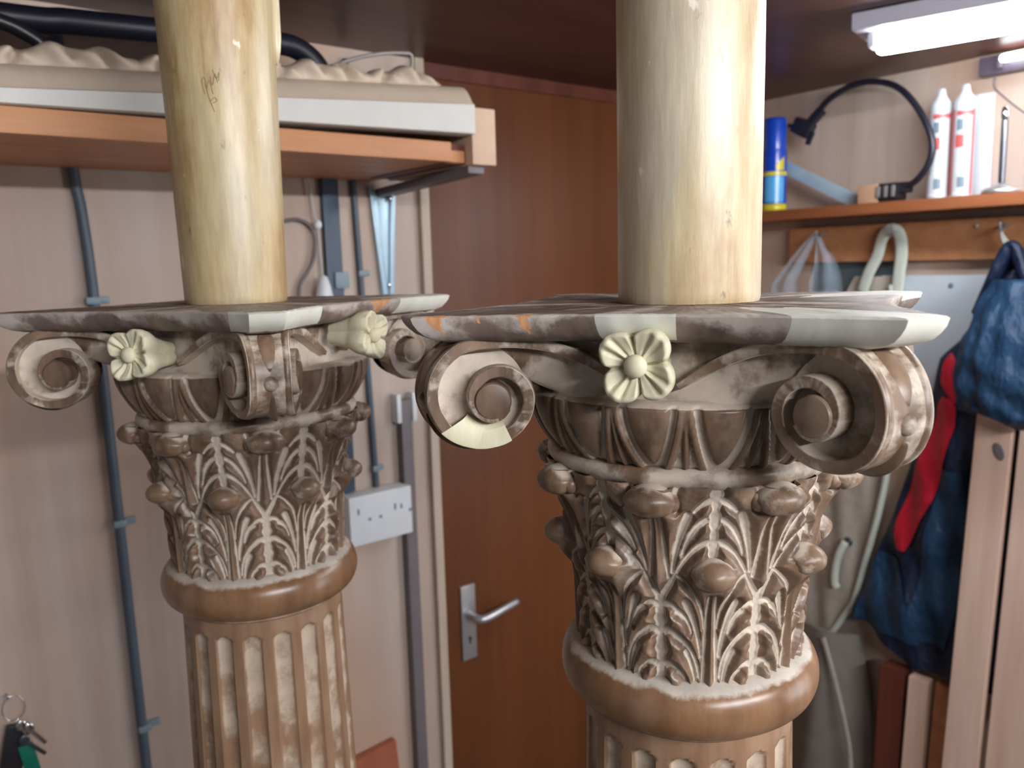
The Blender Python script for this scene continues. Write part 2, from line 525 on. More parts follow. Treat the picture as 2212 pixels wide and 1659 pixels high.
NXS, NYS = 124, 230
XS = np.linspace(-37, 37, NXS+1); YS = np.linspace(-2, 152, NYS+1)
XX, YY = np.meshgrid(XS, YS)
HH, GG = relief(XX, YY)
HH = HH+.00014*np.sin(XX*1.3+YY*.35)*np.cos(YY*.9-XX*.4)
lowb = np.interp(YY, [0, 60, 84, 91], [33.6, 33.6, 24.5, 9])
REG = np.full(XX.shape, 2)                                     # 0 bell ground, 1 lower leaf, 2 upper leaf
REG[(YY < 91) & (np.abs(XX) < lowb)] = 1
REG[(np.abs(XX) >= 33.6) & (YY < 68)] = 0
REG[(np.abs(XX) < 3.0) & (YY > 91)] = 0


def relief_piece(name, parent, ang, xoff, regs, cells, shared):
    """mesh of the cells (j, i, sector) of the relief that belong to one carved leaf or to the bell"""
    if name in shared and xoff is not None:
        o = bpy.data.objects.new(name, shared[name]); COL.objects.link(o)
    else:
        ids, V, G, F = {}, [], [], []
        for (j, i, s) in cells:
            q = []
            for dj, di in ((0, 0), (0, 1), (1, 1), (1, 0)):
                jj, ii = j+dj, i+di
                key = (jj, ii, s) if 0 < ii < NXS else (jj, 0, s if ii == 0 else s+1)
                if name == 'bell': key = (jj, ii % NXS, (s+(ii == NXS)) % 8)
                if key not in ids:
                    ids[key] = len(V)
                    th = math.radians(s*45+22.5+XS[ii]/37*22.5)
                    z = 1.498+YS[jj]*.001
                    R = prof_r(z)+HH[jj, ii]
                    V.append((R*math.cos(th), R*math.sin(th), z)); G.append(GG[jj, ii])
                q.append(ids[key])
            F.append(tuple(q))
        o = mk(name, V, F, M['carved'], None, True, G)
        shared[name] = o.data
    o.parent = parent
    o.rotation_euler = (0, 0, ang)
    return o


RC = REG[:-1, :-1]


def leaf_tip(parent, R, z, rx, ry, rz, name='leaf_tip'):
    """curled-over tip: a rounded knob with two small side lobes and a hood running back to the leaf"""
    V = []; nu, nv = 30, 16
    for j in range(nv+1):
        a = -PI/2+PI*j/nv
        for i in range(nu):
            b = 2*PI*i/nu
            x, y, zz = math.cos(a)*math.cos(b), math.cos(a)*math.sin(b), math.sin(a)
            k = 1+.10*math.cos(3*b)*math.cos(a)
            drop = -.22*y*y+(.30*max(0, -x))
            V.append((R+x*rx*k, y*ry*(1+.12*(zz > 0)), z+rz*(zz+drop)))
    P1 = (V, grid_faces(nv+1, nu, True))
    parts = [P1]
    for s in (-1, 1):
        parts.append(ellipsoid_vf((R-.006, s*ry*.86, z-.002), (.006, .0050, .0062), 14, 8))
    V, F = merge(parts)
    g = [.22+.7*float(sstep(.0, .75, (p[2]-z)/rz))*float(sstep(R+.55*rx, R-.3*rx, p[0])) for p in V]
    o = mk(name, V, F, M['carved'], parent, True, g)
    return o


# ---- volute curves (in the u, z plane of a face)
UE, ZE = .107, 1.708
_arch = [(.016, 1.7195), (.040, 1.7360), (.064, 1.7465), (.087, 1.7503)]
_sp = [(0, .0425), (30, .0447), (60, .0452), (90, .044), (120, .0405), (150, .0355), (180, .0318), (210, .0297), (240, .0288), (270, .0285), (300, .0275),
       (330, .0255), (360, .0228), (390, .0205), (420, .0183), (450, .0168), (480, .0158), (510, .0152), (540, .0148), (570, .0142), (600, .0136)]
_pts = _arch+[(UE+r*math.sin(math.radians(t)), ZE+r*math.cos(math.radians(t))) for t, r in _sp]
BAND = catmull(_pts, 7)
NA = len(_arch)*7                                               # samples before spiral angle 0


def scroll_vf(k, sg):
    n = len(BAND)
    T = np.gradient(BAND, axis=0); T /= np.linalg.norm(T, axis=1)[:, None]
    N = np.stack([T[:, 1], -T[:, 0]], -1)                       # towards the inside (clockwise curve)
    w = np.full(n, .0076); w[:10] = np.linspace(.0045, .0076, 10); w[-30:] = np.linspace(.0076, .0035, 30)
    lift = np.interp(np.arange(n), [0, NA+40, n-1], [0, 0, .0055])
    prof = [(0, -.020), (0, -.0007), (.09, 0), (.91, 0), (1, -.0007), (1, -.014)]
    V = []
    for c, d in prof:
        q = BAND+N*(w*c)[:, None]
        V.append(faceF(k, sg*q[:, 0], q[:, 1], d+lift))
    V = np.stack(V, 1).reshape(-1, 3)
    F = grid_faces(n, len(prof), False, sg < 0)
    F += [tuple(range(len(prof)))[::(-1 if sg > 0 else 1)], tuple(range((n-1)*len(prof), n*len(prof)))[::(1 if sg > 0 else -1)]]
    g = np.tile([.25, .62, .30, .26, .55, .9], n)+RNG.normal(0, .06, n*len(prof))
    g += np.repeat(.5*np.exp(-((np.arange(n)-16)/7.)**2), len(prof))*np.tile([1, 1, .6, 0, 0, 0], n)
    # hollow floor of the scroll
    angs = np.radians(np.arange(0, 360, 6)); rb = np.interp(np.degrees(angs), [t for t, _ in _sp[:11]]+[345, 360], [r for _, r in _sp[:11]]+[.036, .0425])-.003
    V2, g2 = [], []
    fr = [1, .85, .7, .55, .42, .30, .15, 0.02]
    dd = [-.0105, -.0122, -.0126, -.012, -.0105, -.009, -.008, -.008]
    for f, d in zip(fr, dd):
        V2.append(faceF(k, sg*(UE+rb*f*np.sin(angs)), ZE+rb*f*np.cos(angs), np.full(len(angs), d)))
        g2.append(np.full(len(angs), .62 if f > .35 else .4)+.25*np.sin(angs*2+1)*f)
    V2 = np.concatenate(V2); F2 = grid_faces(len(fr), len(angs), True, sg > 0)
    # eye
    V3, g3 = [], []
    for r, d in ((.0128, -.012), (.0128, .0035), (.0118, .0052), (.008, .0060), (.004, .0064), (.00001, .0065)):
        V3.append(faceF(k, sg*(UE+r*np.sin(angs)), ZE+r*np.cos(angs), np.full(len(angs), d)))
        g3.append(np.full(len(angs), .12))
    V3 = np.concatenate(V3); F3 = grid_faces(6, len(angs), True, sg > 0)
    Va, Fa = merge([(V, F), (V2, F2), (V3, F3)])
    return Va, Fa, np.clip(np.concatenate([g, np.concatenate(g2), np.concatenate(g3)]), 0, 1)


def strap_vf(k):
    """outer strap of the corner between face k (+u end) and face k+1 (-u end)"""
    i0, i1 = NA-12, NA+7*9
    C = BAND[i0:i1]; n = len(C)
    A = faceF(k, C[:, 0], C[:, 1], -.0012); B = faceF(k+1, -C[:, 0], C[:, 1], -.0012)
    S = np.array([0, .04, .12, .17, .24, .34, .42, .5, .58, .66, .76, .83, .88, .96, 1])
    D = np.array([0, -.0006, -.0006, .0010, .0022, .0024, .0018, .0012, .0018, .0024, .0022, .0010, -.0006, -.0006, 0])
    inw = np.stack([UE-C[:, 0], ZE-C[:, 1]], -1); inw /= np.linalg.norm(inw, axis=1)[:, None]
    a = (k+.5)*PI/2; rad = np.array([math.cos(a), math.sin(a), 0])
    V = []
    for s, d in zip(S, D):
        V.append(A*(1-s)+B*s+d*(rad*inw[:, :1]*1.0+np.array([0, 0, 1])*inw[:, 1:]))
    V = np.stack(V, 1).reshape(-1, 3)
    F = grid_faces(n, len(S), False, False)
    g = np.tile([.35, .4, .3, .45, .2, .1, .1, .2, .1, .1, .2, .45, .3, .4, .35], n)
    g = g+np.repeat(.45*sstep(14, 4, np.arange(n)), len(S))
    return V, F, np.clip(g, 0, 1)


NSIDE, NCH = 150, 10
NQ = NSIDE+NCH


def build_column(name, patches, rosettes, damaged=None, shared={}):
    root = empty(name)
    # shaft: eighteen flutes with round heads, swelling slightly downwards, then a moulded base
    NF, sub = 18, 12
    nth = NF*sub
    zs = np.concatenate([np.linspace(.20, 1.2, 12), np.linspace(1.22, 1.405, 14), np.linspace(1.41, 1.44, 22), [1.446, 1.452, 1.458]])
    th = np.arange(nth)*2*PI/nth
    ph = (np.arange(nth) % sub)/sub*2-1
    Rz = np.interp(zs, [.2, 1.22, 1.44, 1.458], [.098, .0875, .083, .0815])
    V = np.zeros((len(zs), nth, 3)); G = np.zeros((len(zs), nth))
    for j, z in enumerate(zs):
        wv = .66
        head = 1.438
        y = np.clip((z-(head-.0085))/.0085, 0, 1)
        ww = wv*math.sqrt(max(0, 1-y*y)) if z < head else 0
        if ww > .02:
            q = np.clip(1-(ph/ww)**2, 0, 1)
            dep = .0052*np.sqrt(q)*(ww/wv)**.6
        else: dep = np.zeros(nth)
        r = Rz[j]-dep
        V[j, :, 0] = r*np.cos(th); V[j, :, 1] = r*np.sin(th); V[j, :, 2] = z
        fi = np.arange(nth)//sub
        worn = .5+.5*np.sin(fi*12.9898+1.7)
        G[j] = np.where(dep > .0022, .60-.36*worn*sstep(1.40, 1.28, z)+.12*np.sin(z*90+fi*2.1), .02)
    if 'shaft' not in shared:
        F = grid_faces(len(zs), nth, True)
        o = mk('shaft', V.reshape(-1, 3), F, M['shaft'], root, True, G.reshape(-1)); shared['shaft'] = o.data
        o.data.set_sharp_from_angle(angle=math.radians(48))
    else:
        o = bpy.data.objects.new('shaft', shared['shaft']); COL.objects.link(o); o.parent = root
    # parts turned on the lathe
    def turned(nm, prof, mat, gf, n=128):
        if nm in shared:
            o = bpy.data.objects.new(nm, shared[nm]); COL.objects.link(o); o.parent = root; return o
        V, F = lathe_vf(prof, n, caps=False)
        o = mk(nm, V, F, mat, root, True, [gf(*v) for v in V]); shared[nm] = o.data
        return o
    tp = [(.078, 1.4525), (.0838, 1.4528), (.0846, 1.4545), (.0838, 1.456), (.0822, 1.4568)]
    turned('neck_bead', tp, M['shaft'], lambda x, y, z: .35)
    tor = [(.080, 1.457)]+[(.0835+.0185*math.sin(t)**.9 if math.sin(t) > 0 else .0835, 1.4785-.0215*math.cos(t)) for t in np.linspace(.12, PI-.25, 26)]+[(.0885, 1.4995), (.084, 1.5005), (.080, 1.5005)]
    turned('torus_ring', tor, M['torus'], lambda x, y, z: float(sstep(1.490, 1.5, z)*.8+.1*math.sin(math.atan2(y, x)*5)))
    fil = [(.098, 1.6450), (.1060, 1.6475), (.1095, 1.6515), (.1105, 1.6545), (.1098, 1.6580), (.1070, 1.6605), (.1030, 1.6615), (.098, 1.662)]
    turned('fillet_ring', fil, M['carved'], lambda x, y, z: .46+.22*math.sin(math.atan2(y, x)*7)+.14*math.sin(math.atan2(y, x)*17))
    # base on the floor
    base = [(.0, 0.06), (.150, .06), (.156, .075), (.150, .10), (.135, .108), (.128, .115), (.118, .13), (.122, .15), (.128, .165), (.120, .182), (.105, .19), (.101, .205), (.0, .205)]
    turned('base_moulding', base, M['torus'], lambda x, y, z: .1)
    if 'plinth' in shared:
        o = bpy.data.objects.new('plinth', shared['plinth']); COL.objects.link(o); o.parent = root
    else:
        o = bx('plinth', (-.165, -.165, 0), (.165, .165, .062), M['torus'], root, .004); shared['plinth'] = o.data
    # bell and leaves
    cells = [(j, i, s) for s in range(8) for j in range(NYS) for i in range(NXS) if RC[j, i] == 0]
    relief_piece('bell', root, 0, 0, 0, cells, shared)
    low = [(j, i, 0) for j in range(NYS) for i in range(NXS) if RC[j, i] == 1]
    upp = [(j, i, 0) for j in range(NYS) for i in range(NXS) if RC[j, i] == 2 and i >= NXS//2]+[(j, i, 1) for j in range(NYS) for i in range(NXS) if RC[j, i] == 2 and i < NXS//2]
    for s in range(8):
        for nm, cl, az, tipn in (('lower_leaf', low, 22.5, 'lt'), ('upper_leaf', upp, 45, 'ut')):
            key = nm
            if key in shared:
                o = bpy.data.objects.new('acanthus_leaf', shared[key]); COL.objects.link(o); o.parent = root
            else:
                sh = {}
                o = relief_piece('acanthus_leaf', root, 0, None, 0, cl, sh); shared[key] = o.data
            o.rotation_euler = (0, 0, s*PI/4)
            tk = tipn
            if tk in shared:
                t = bpy.data.objects.new('leaf_tip', shared[tk]); COL.objects.link(t); t.parent = o
            else:
                t = leaf_tip(o, .1010, 1.5860, .0124, .0145, .0104) if tipn == 'lt' else leaf_tip(o, .1146, 1.6408, .0128, .0166, .0108)
                shared[tk] = t.data
            t.rotation_euler = (0, 0, math.radians(az)+random.uniform(-.02, .02))
    # egg and dart ring
    if 'egg' not in shared:
        nx, ny = 44, 34
        th = np.arange(16*nx)/(16*nx)*2*PI; v = np.linspace(0, 1, ny)
        x = ((np.arange(16*nx) % nx)/nx+.5) % 1-.5
        X, Vv = np.meshgrid(x, v)
        R0 = .1035+.0185*np.sin(Vv*PI/2)**.8; Z0 = 1.661+.043*Vv
        s = (np.abs(X/.30)**1.55+np.clip((1.04-Vv)/.95, 0, 2)**1.55)**(1/1.55)
        h = .0048*np.clip(1-s*s, 0, 1)**.4
        g = np.zeros(X.shape)
        gr = sstep(.97, 1.06, s)*sstep(1.36, 1.28, s)
        h = h-.0024*gr; g = np.maximum(g, .85*gr)
        shl = sstep(1.28, 1.36, s)*sstep(1.66, 1.58, s)
        h = h+.0030*shl
        out = sstep(1.58, 1.66, s)
        dart = out*np.clip(1-np.abs(np.abs(X)-.5)/.075, 0, 1)
        h = h+.0040*dart-.0014*out
        g = np.maximum(g, .5*out*sstep(.5, .2, dart))
        R = R0+h
        V = np.stack([R*np.cos(th), R*np.sin(th), Z0+0*th], -1)
        top = []
        gt = []
        for rr, zz in ((.1235, 1.7052), (.1205, 1.7075), (.110, 1.7082)):
            top.append(np.stack([rr*np.cos(th), rr*np.sin(th), np.full(len(th), zz)], -1)); gt.append(np.full(len(th), .8))
        V = np.concatenate([V.reshape(-1, 3)]+top); G = np.concatenate([g.reshape(-1)]+gt)
        F = grid_faces(ny+3, 16*nx, True)
        o = mk('egg_and_dart_ring', V, F, M['carved'], root, True, G); shared['egg'] = o.data
    else:
        o = bpy.data.objects.new('egg_and_dart_ring', shared['egg']); COL.objects.link(o); o.parent = root
    # drum behind the scrolls
    if 'drum' not in shared:
        parts, G = [], []
        for k in range(4):
            u = np.linspace(-.104, .104, 40); z = np.array([1.700, 1.709, 1.722, 1.738, 1.750])
            U, Z = np.meshgrid(u, z)
            dpt = np.array([-.004, -.008, -.0125, -.0125, -.010])[:, None]+0*U
            Pd = faceF(k, U, Z, dpt)
            rad = np.hypot(Pd[..., 0], Pd[..., 1])
            lim = np.array([.119, .121, .150, .20, .20])[:, None]
            kk_ = np.minimum(1, lim/rad)
            Pd[..., 0] *= kk_; Pd[..., 1] *= kk_
            parts.append((Pd.reshape(-1, 3), grid_faces(5, 40)))
            gg = np.array([.85, .72, .58, .42, .35])[:, None]+.14*np.sin(U*160+Z*300+k)
            G.append(gg.reshape(-1))
        V, F = merge(parts)
        o = mk('drum', V, F, M['carved'], root, True, np.concatenate(G)); shared['drum'] = o.data
    else:
        o = bpy.data.objects.new('drum', shared['drum']); COL.objects.link(o); o.parent = root
    # corner volutes
    for k in range(4):
        key = 'strap'
        if key in shared:
            vo = bpy.data.objects.new('volute', shared[key]); COL.objects.link(vo); vo.parent = root
        else:
            V, F, g = strap_vf(0); vo = mk('volute', V, F, M['carved'], root, True, g); shared[key] = vo.data
        vo.rotation_euler = (0, 0, k*PI/2)
        for sd, (kk, sg) in (('sa', (0, 1)), ('sb', (1, -1))):
            if sd in shared:
                s_ = bpy.data.objects.new('scroll', shared[sd]); COL.objects.link(s_); s_.parent = vo
            else:
                V, F, g = scroll_vf(kk, sg); s_ = mk('scroll', V, F, M['carved'], vo, True, g)
                s_.data.set_sharp_from_angle(angle=math.radians(30)); shared[sd] = s_.data
            if damaged and (k, sd) in damaged:
                o = damaged[(k, sd)](vo, kk, sg)
        if 'bead' in shared:
            b_ = bpy.data.objects.new('bead', shared['bead']); COL.objects.link(b_); b_.parent = vo
            h_ = bpy.data.objects.new('husk', shared['husk']); COL.objects.link(h_); h_.parent = vo
        else:
            a = PI/4
            i = NA+7*3
            mid = .5*(faceF(0, BAND[i, 0], BAND[i, 1], 0)+faceF(1, -BAND[i, 0], BAND[i, 1], 0))
            R = np.array(Matrix.Rotation(a, 3, 'Z'))
            V, F = ellipsoid_vf(mid+np.array([-.004*math.cos(a), -.004*math.sin(a), 0]), (.0066, .0066, .0068), 20, 12, R)
            b_ = mk('bead', V, F, M['carved'], vo, True, [.42]*len(V)); shared['bead'] = b_.data
            # husk: leaf wedge above and below the bead, following the strap
            parts = []
            for rng in (range(i-19, i-2), range(i+3, i+30)):
                L = list(rng); Pm = np.array([.5*(faceF(0, BAND[q, 0], BAND[q, 1], -.0035)+faceF(1, -BAND[q, 0], BAND[q, 1], -.0035)) for q in L])
                Cq = BAND[L]; iw = np.stack([UE-Cq[:, 0], ZE-Cq[:, 1]], -1); iw /= np.linalg.norm(iw, axis=1)[:, None]
                Pm = Pm+.0016*np.column_stack([iw[:, 0]*math.cos(a), iw[:, 0]*math.sin(a), iw[:, 1]])
                tt = np.linspace(0, 1, len(L))
                if L[0] > i: rr = .0078*np.sin(PI*np.clip(tt*.93+.05, 0, 1))**.7+.0006
                else: rr = .0072*np.sin(PI*np.clip(tt*.93+.02, 0, 1))**.7+.0006
                parts.append(tube_vf(Pm, rr, 16, .2))
            V, F = merge(parts)
            h_ = mk('husk', V, F, M['carved'], vo, True, [.2]*len(V)); shared['husk'] = h_.data
    # abacus plate with hollowed sides and cut corners
    Ra_p, dcp, xe = .4516, .142, .1467
    outl = []
    for k in range(4):
        u = np.linspace(-xe, xe, NSIDE); y = dcp+Ra_p-np.sqrt(Ra_p**2-u**2)
        a = k*PI/2; n = np.array([math.cos(a), math.sin(a)]); t = np.array([-n[1], n[0]])
        side = y[:, None]*n+u[:, None]*t
        outl.append(side)
        c0 = side[-1]; a2 = a+PI/2; n2 = np.array([math.cos(a2), math.sin(a2)]); t2 = np.array([-n2[1], n2[0]])
        c1 = (dcp+Ra_p-math.sqrt(Ra_p**2-xe**2))*n2-xe*t2
        outl.append(c0+(c1-c0)*np.linspace(0, 1, NCH+2)[1:-1, None])
    O = np.concatenate(outl); nO = len(O)
    rings = [(.026, 1.7475), (.017, 1.7480), (.0105, 1.7500), (.0060, 1.7530), (.0030, 1.7570), (.0010, 1.7610), (.0, 1.7650), (.0012, 1.7660), (.006, 1.7664), (.018, 1.7665), (.04, 1.7665), (.07, 1.7665), (.11, 1.7665), (.1417, 1.7665)]
    wob = np.array([.0004*math.sin(i*.21)+.0004*math.sin(i*.083+1)+.00025*math.sin(i*.57+2)*math.sin(i*.03) for i in range(nO)])
    V, G = [], []
    ll = np.linalg.norm(O, axis=1)
    for ri, (ins, z) in enumerate(rings):
        f = 1-ins/.142
        jit = (wob if 3 <= ri <= 8 else 0)*(ll > 0)
        P2 = O*(f+jit/ll if ins < .14 else f)[:, None] if ins < .14 and not np.isscalar(jit) else O*f
        V.append(np.column_stack([P2, np.full(nO, z)+RNG.normal(0, .00015, nO)]))
        base_g = {4: .3, 5: .42, 6: .62, 7: .75, 8: .5}.get(ri, .25 if ri > 8 else .12)
        G.append(np.full(nO, base_g)+.16*np.sin(np.arange(nO)*.05+ri*.4)+.14*np.sin(np.arange(nO)*.171+ri*.3))
    V = np.concatenate(V); G = np.clip(np.concatenate(G), 0, 1)
    F = grid_faces(len(rings), nO, True)
    owner = np.full(len(F), -1)
    fr = np.arange(len(F))//nO; fo = np.arange(len(F)) % nO
    for pi, (nm, mat, lab, i0, i1, r0, r1) in enumerate(patches):
        if nm == 'splinter':                                       # chips narrow to a point downwards
            md, hw = (i0+i1)/2, (i1-i0)/2
            tap = np.clip((fr-r0+1)/(r1-r0), 0, 1)
            inr = np.abs(((fo-md+nO/2) % nO)-nO/2) < hw*tap
        else: inr = ((fo-i0) % nO) < ((i1-i0) % nO)
        owner[inr & (fr >= r0) & (fr < r1)] = pi
    bot = []
    def sub(name, sel, mat, parent):
        ids = sorted({v for f in np.nonzero(sel)[0] for v in F[f]}); mp = {v: n for n, v in enumerate(ids)}
        o = mk(name, V[ids], [tuple(mp[v] for v in F[f]) for f in np.nonzero(sel)[0]], mat, parent, True, G[ids], sharp=45)
        cr = {q*NQ+e for q in range(4) for e in (NSIDE-1, 0)}
        at = o.data.attributes.get('sharp_edge') or o.data.attributes.new('sharp_edge', 'BOOLEAN', 'EDGE')
        for e in o.data.edges:
            a, b = ids[e.vertices[0]], ids[e.vertices[1]]
            if a % nO == b % nO and a % nO in cr: at.data[e.index].value = True
        return o
    ab = sub('abacus', owner < 0, M['plate'], root)
    for pi, (nm, mat, lab, *_q) in enumerate(patches):
        o = sub(nm, owner == pi, M[mat], ab); o['label'] = lab
    # carved rosettes
    for (k, z, y, roll, tilt, pitch, size, lab) in rosettes:
        build_rosette(root, k, z, y, roll, tilt, pitch, size, lab)
    return root


def build_rosette(root, k, z, y, roll, tilt, pitch, size, lab):
    a = k*PI/2
    n = Vector((math.cos(a), math.sin(a), 0))
    R = Matrix.Rotation(a, 3, 'Z') @ Matrix.Rotation(tilt, 3, 'Z') @ Matrix.Rotation(pitch, 3, 'Y') @ Matrix.Rotation(roll, 3, 'X')
    c = n*y+Vector((0, 0, z))
    cc, rl = .0130*size, .0126*size
    def outline(psi):
        return cc*np.cos(psi)+np.sqrt(np.maximum(rl**2-(cc*np.sin(psi))**2, 1e-9))
    def place(V):
        return [tuple(R @ Vector(p)+c) for p in V]
    # stem block: four-lobed, narrowing to the back
    full = np.linspace(0, 2*PI, 96, endpoint=False)
    ps = ((full+PI/4) % (PI/2))-PI/4
    ro = outline(ps)
    V = []
    for x, s in ((-.0035, .90), (-.010, .90), (-.020, .74), (-.034, .58), (-.046, .50)):
        V.append(np.stack([np.full(96, x), ro*s*np.cos(full+PI/4), ro*s*np.sin(full+PI/4)], -1))
    V = np.concatenate(V)
    F = grid_faces(5, 96, True)+[tuple(range(96))]
    st = mk('rosette', place(V), F, M['limewood'], root); st['label'] = lab
    for q in range(4):
        npsi, nr = 33, 20
        psi = np.linspace(-PI/4, PI/4, npsi)
        Vv = []
        for f in np.linspace(.12, 1, nr):
            rr = outline(psi)*f
            v = psi/(PI/4)
            h = .0042*sstep(.40, 1.0, f)+.0012*(1-abs(v))                      # cupped upwards at the rim
            h = h-.0020*np.exp(-((np.abs(v)-.24)/.10)**2)*sstep(.2, .45, f)*sstep(.98, .80, f)   # two gouged grooves
            h = h+.0010*np.exp(-(v/.12)**2)*sstep(.2, .4, f)*sstep(1, .75, f)
            h = h-.0048*sstep(.82, 1.0, np.abs(v))*sstep(.1, .5, f)            # petals part from each other
            h = h-.0016*sstep(.9, 1, f)
            Vv.append(np.stack([h-.002, rr*np.cos(psi), rr*np.sin(psi)], -1))
        for x, s in ((-.0052, 1.0), (-.012, .93), (-.020, .76)):
            rr = outline(psi)*s
            Vv.append(np.stack([np.full(npsi, x), rr*np.cos(psi), rr*np.sin(psi)], -1))
        Vv = np.concatenate(Vv)
        al = q*PI/2+PI/4
        ca, sa = math.cos(al), math.sin(al)
        Vv = np.stack([Vv[:, 0], Vv[:, 1]*ca-Vv[:, 2]*sa, Vv[:, 1]*sa+Vv[:, 2]*ca], -1)
        mk('petal', place(Vv), grid_faces(nr+3, npsi), M['limewood'], st, True, sharp=60)
    V, F = ellipsoid_vf((.0005, 0, 0), (.0052, .0073*size, .0073*size), 28, 16)
    mk('button', place(V), F, M['limewood'], st)


def volute_repair(vo, kk, sg):
    """pale new piece let into the bottom of a scroll"""
    angs = np.radians(np.linspace(120, 204, 26))
    rb = np.interp(np.degrees(angs), [t for t, _ in _sp], [r for _, r in _sp])
    V = []
    for f, d in ((1.02, -.019), (1.02, .0006), (.99, .0012), (.62, .0008), (.56, -.001), (.5, -.004), (.47, -.0118)):
        V.append(faceF(kk, sg*(UE+rb*f*np.sin(angs)), ZE+rb*f*np.cos(angs), np.full(len(angs), d)))
    V = np.concatenate(V); F = grid_faces(7, len(angs), False, sg > 0)
    o = mk('repair_piece', V, F, M['limewood'], vo, True, sharp=40); o['label'] = 'pale new piece let into the bottom of the scroll'
    return o


SH = {}
# outline index: NQ per quarter (NSIDE along side k, then NCH round the cut corner)
def ox(side, f): return side*NQ+int(f*NSIDE)


R_patches = [
    ('repair_block', 'limewhite', 'pale new wood horn at the corner', ox(0, .80), ox(1, .01), 0, 11),
    ('repair_strip', 'limewhite', 'pale new wood let into the front edge', ox(0, .405), ox(0, .575), 2, 8),
    ('splinter', 'rawchip', 'raw orange splintered corner edge', ox(0, .02), ox(0, .075), 3, 8),
    ('splinter', 'rawchip', 'raw orange chip in the edge', ox(0, .222), ox(0, .262), 2, 8),
    ('splinter', 'rawchip', 'small raw chip in the edge', ox(0, .135), ox(0, .152), 5, 8),
    ('repair_block', 'limewhite', 'pale worn horn at the rear corner', ox(1, .80), ox(2, .01), 5, 11),  # rear horn coloured paler on its rim and outer top
]
right_col = build_column('carved_column', R_patches, [(0, 1.7355, .1500, math.radians(8), 0.0, 0.03, 1.0, 'pale carved four-petal flower')],
                         {(3, 'sb'): volute_repair}, SH)
right_col.location = (.4919, .4071, 0); right_col.rotation_euler = (0, 0, math.radians(207.7))
tag(right_col, 'nearer carved wooden column with the frontal pale flower between two large scrolls', 'column', 'carved wooden columns')
L_patches = [
    ('repair_block', 'limewhite', 'pale new wood at the front corner', ox(0, .90), ox(1, .0), 2, 8),
    ('repair_strip', 'limewhite', 'white new wood strip beside the front corner', ox(1, .0), ox(1, .27), 2, 8),
    ('splinter', 'rawchip', 'raw orange break in the edge', ox(1, .55), ox(1, .70), 3, 8),
    ('repair_block', 'limewhite', 'white new wood horn at the far right corner', ox(1, .745), ox(2, .01), 2, 10),
]
left_col = build_column('carved_column', L_patches, [(0, 1.7290, .150, math.radians(10), .06, -.10, .98, 'pale carved flower with a worn brownish petal'),
                                                    (1, 1.7340, .157, math.radians(-16), .02, .02, 1.0, 'pale carved flower on a long tapering stem')], None, SH)
left_col.location = (.3006, .8357, 0); left_col.rotation_euler = (0, 0, math.radians(210.0))
tag(left_col, 'farther carved wooden column turned corner-on with a pale flower on each side', 'column', 'carved wooden columns')


# candle tubes standing on the plates
def candle(name, loc, r0, r1, ztop, mat, label, drips):
    root = empty(name, loc)
    n, m = 96, 60
    zs = np.concatenate([[0, .0006, .002, .004], np.linspace(.008, ztop, m)])
    V = []
    for z in zs:
        r = r0+(r1-r0)*z/ztop
        if z < .004: r -= .0012*(1-z/.004)
        t = np.arange(n)*2*PI/n
        rr = r*(1+.003*np.sin(2*t+1+z*3)+.002*np.sin(3*t-z*9))
        if z < .003: rr = rr*(1+.003*np.sin(t*17)*np.sin(t*5))
        V.append(np.stack([rr*np.cos(t), rr*np.sin(t), np.full(n, z)], -1))
    V = np.concatenate(V)
    F = grid_faces(len(zs), n, True)+[tuple(range(n))[::-1], tuple(range((len(zs)-1)*n, len(zs)*n))]
    mk('candle_body', V, F, mat, root)
    for (ang, z0, z1, rw) in drips:
        a = math.radians(ang)
        P = []
        rr = []
        for t in np.linspace(0, 1, 16):
            z = z0+(z1-z0)*t; R = r0+(r1-r0)*z/ztop
            aa = a+.05*math.sin(t*3)*(1-t)
            P.append(((R+.0012)*math.cos(aa), (R+.0012)*math.sin(aa), z)); rr.append(rw*(.95+.25*t if t < .93 else (.9 if t < .97 else .35)))
        V, F = tube_vf(P, rr, 14)
        mk('wax_drip', V, F, M['wax'], root)
    tag(root, label, 'candle tube', 'cream imitation candle tubes')
    return root


candle('candle_tube', (.4919, .4071, 1.7667), .0533, .0533, .42, M['candle_a'],
       'broad stained cream candle tube standing on the nearer column', [])
lc = candle('candle_tube', (.2966, .8365, 1.7667), .0505, .0575, .42, M['candle_b'],
            'tapering yellowed cream candle tube with a wax drip on the farther column', [(-27, .42, .236, .0046), (251, .42, .318, .0045)])
# scribbled pencil mark on the tapering tube
parts = []
def on_tube(az, z):
    R = .0505+.007*z/.42+.0001; a = math.radians(az); return (R*math.cos(a), R*math.sin(a), z)
for st in ([(235, .196), (233, .208), (236, .210), (238, .196), (241, .186), (243, .180)], [(237, .200), (240, .208), (243, .196)], [(241, .212), (243, .204), (246, .214), (248, .206)], [(244, .218), (247, .210), (250, .216), (249, .208)],
           [(240, .190), (244, .193), (246, .190), (242, .188)], [(236, .205), (239, .192), (242, .183)]):
    parts.append(tube_vf([on_tube(*q) for q in catmull(st, 5)], .00030, 6))
V, F = merge(parts); mk('pencil_scribble', V, F, M['pencil'], lc)

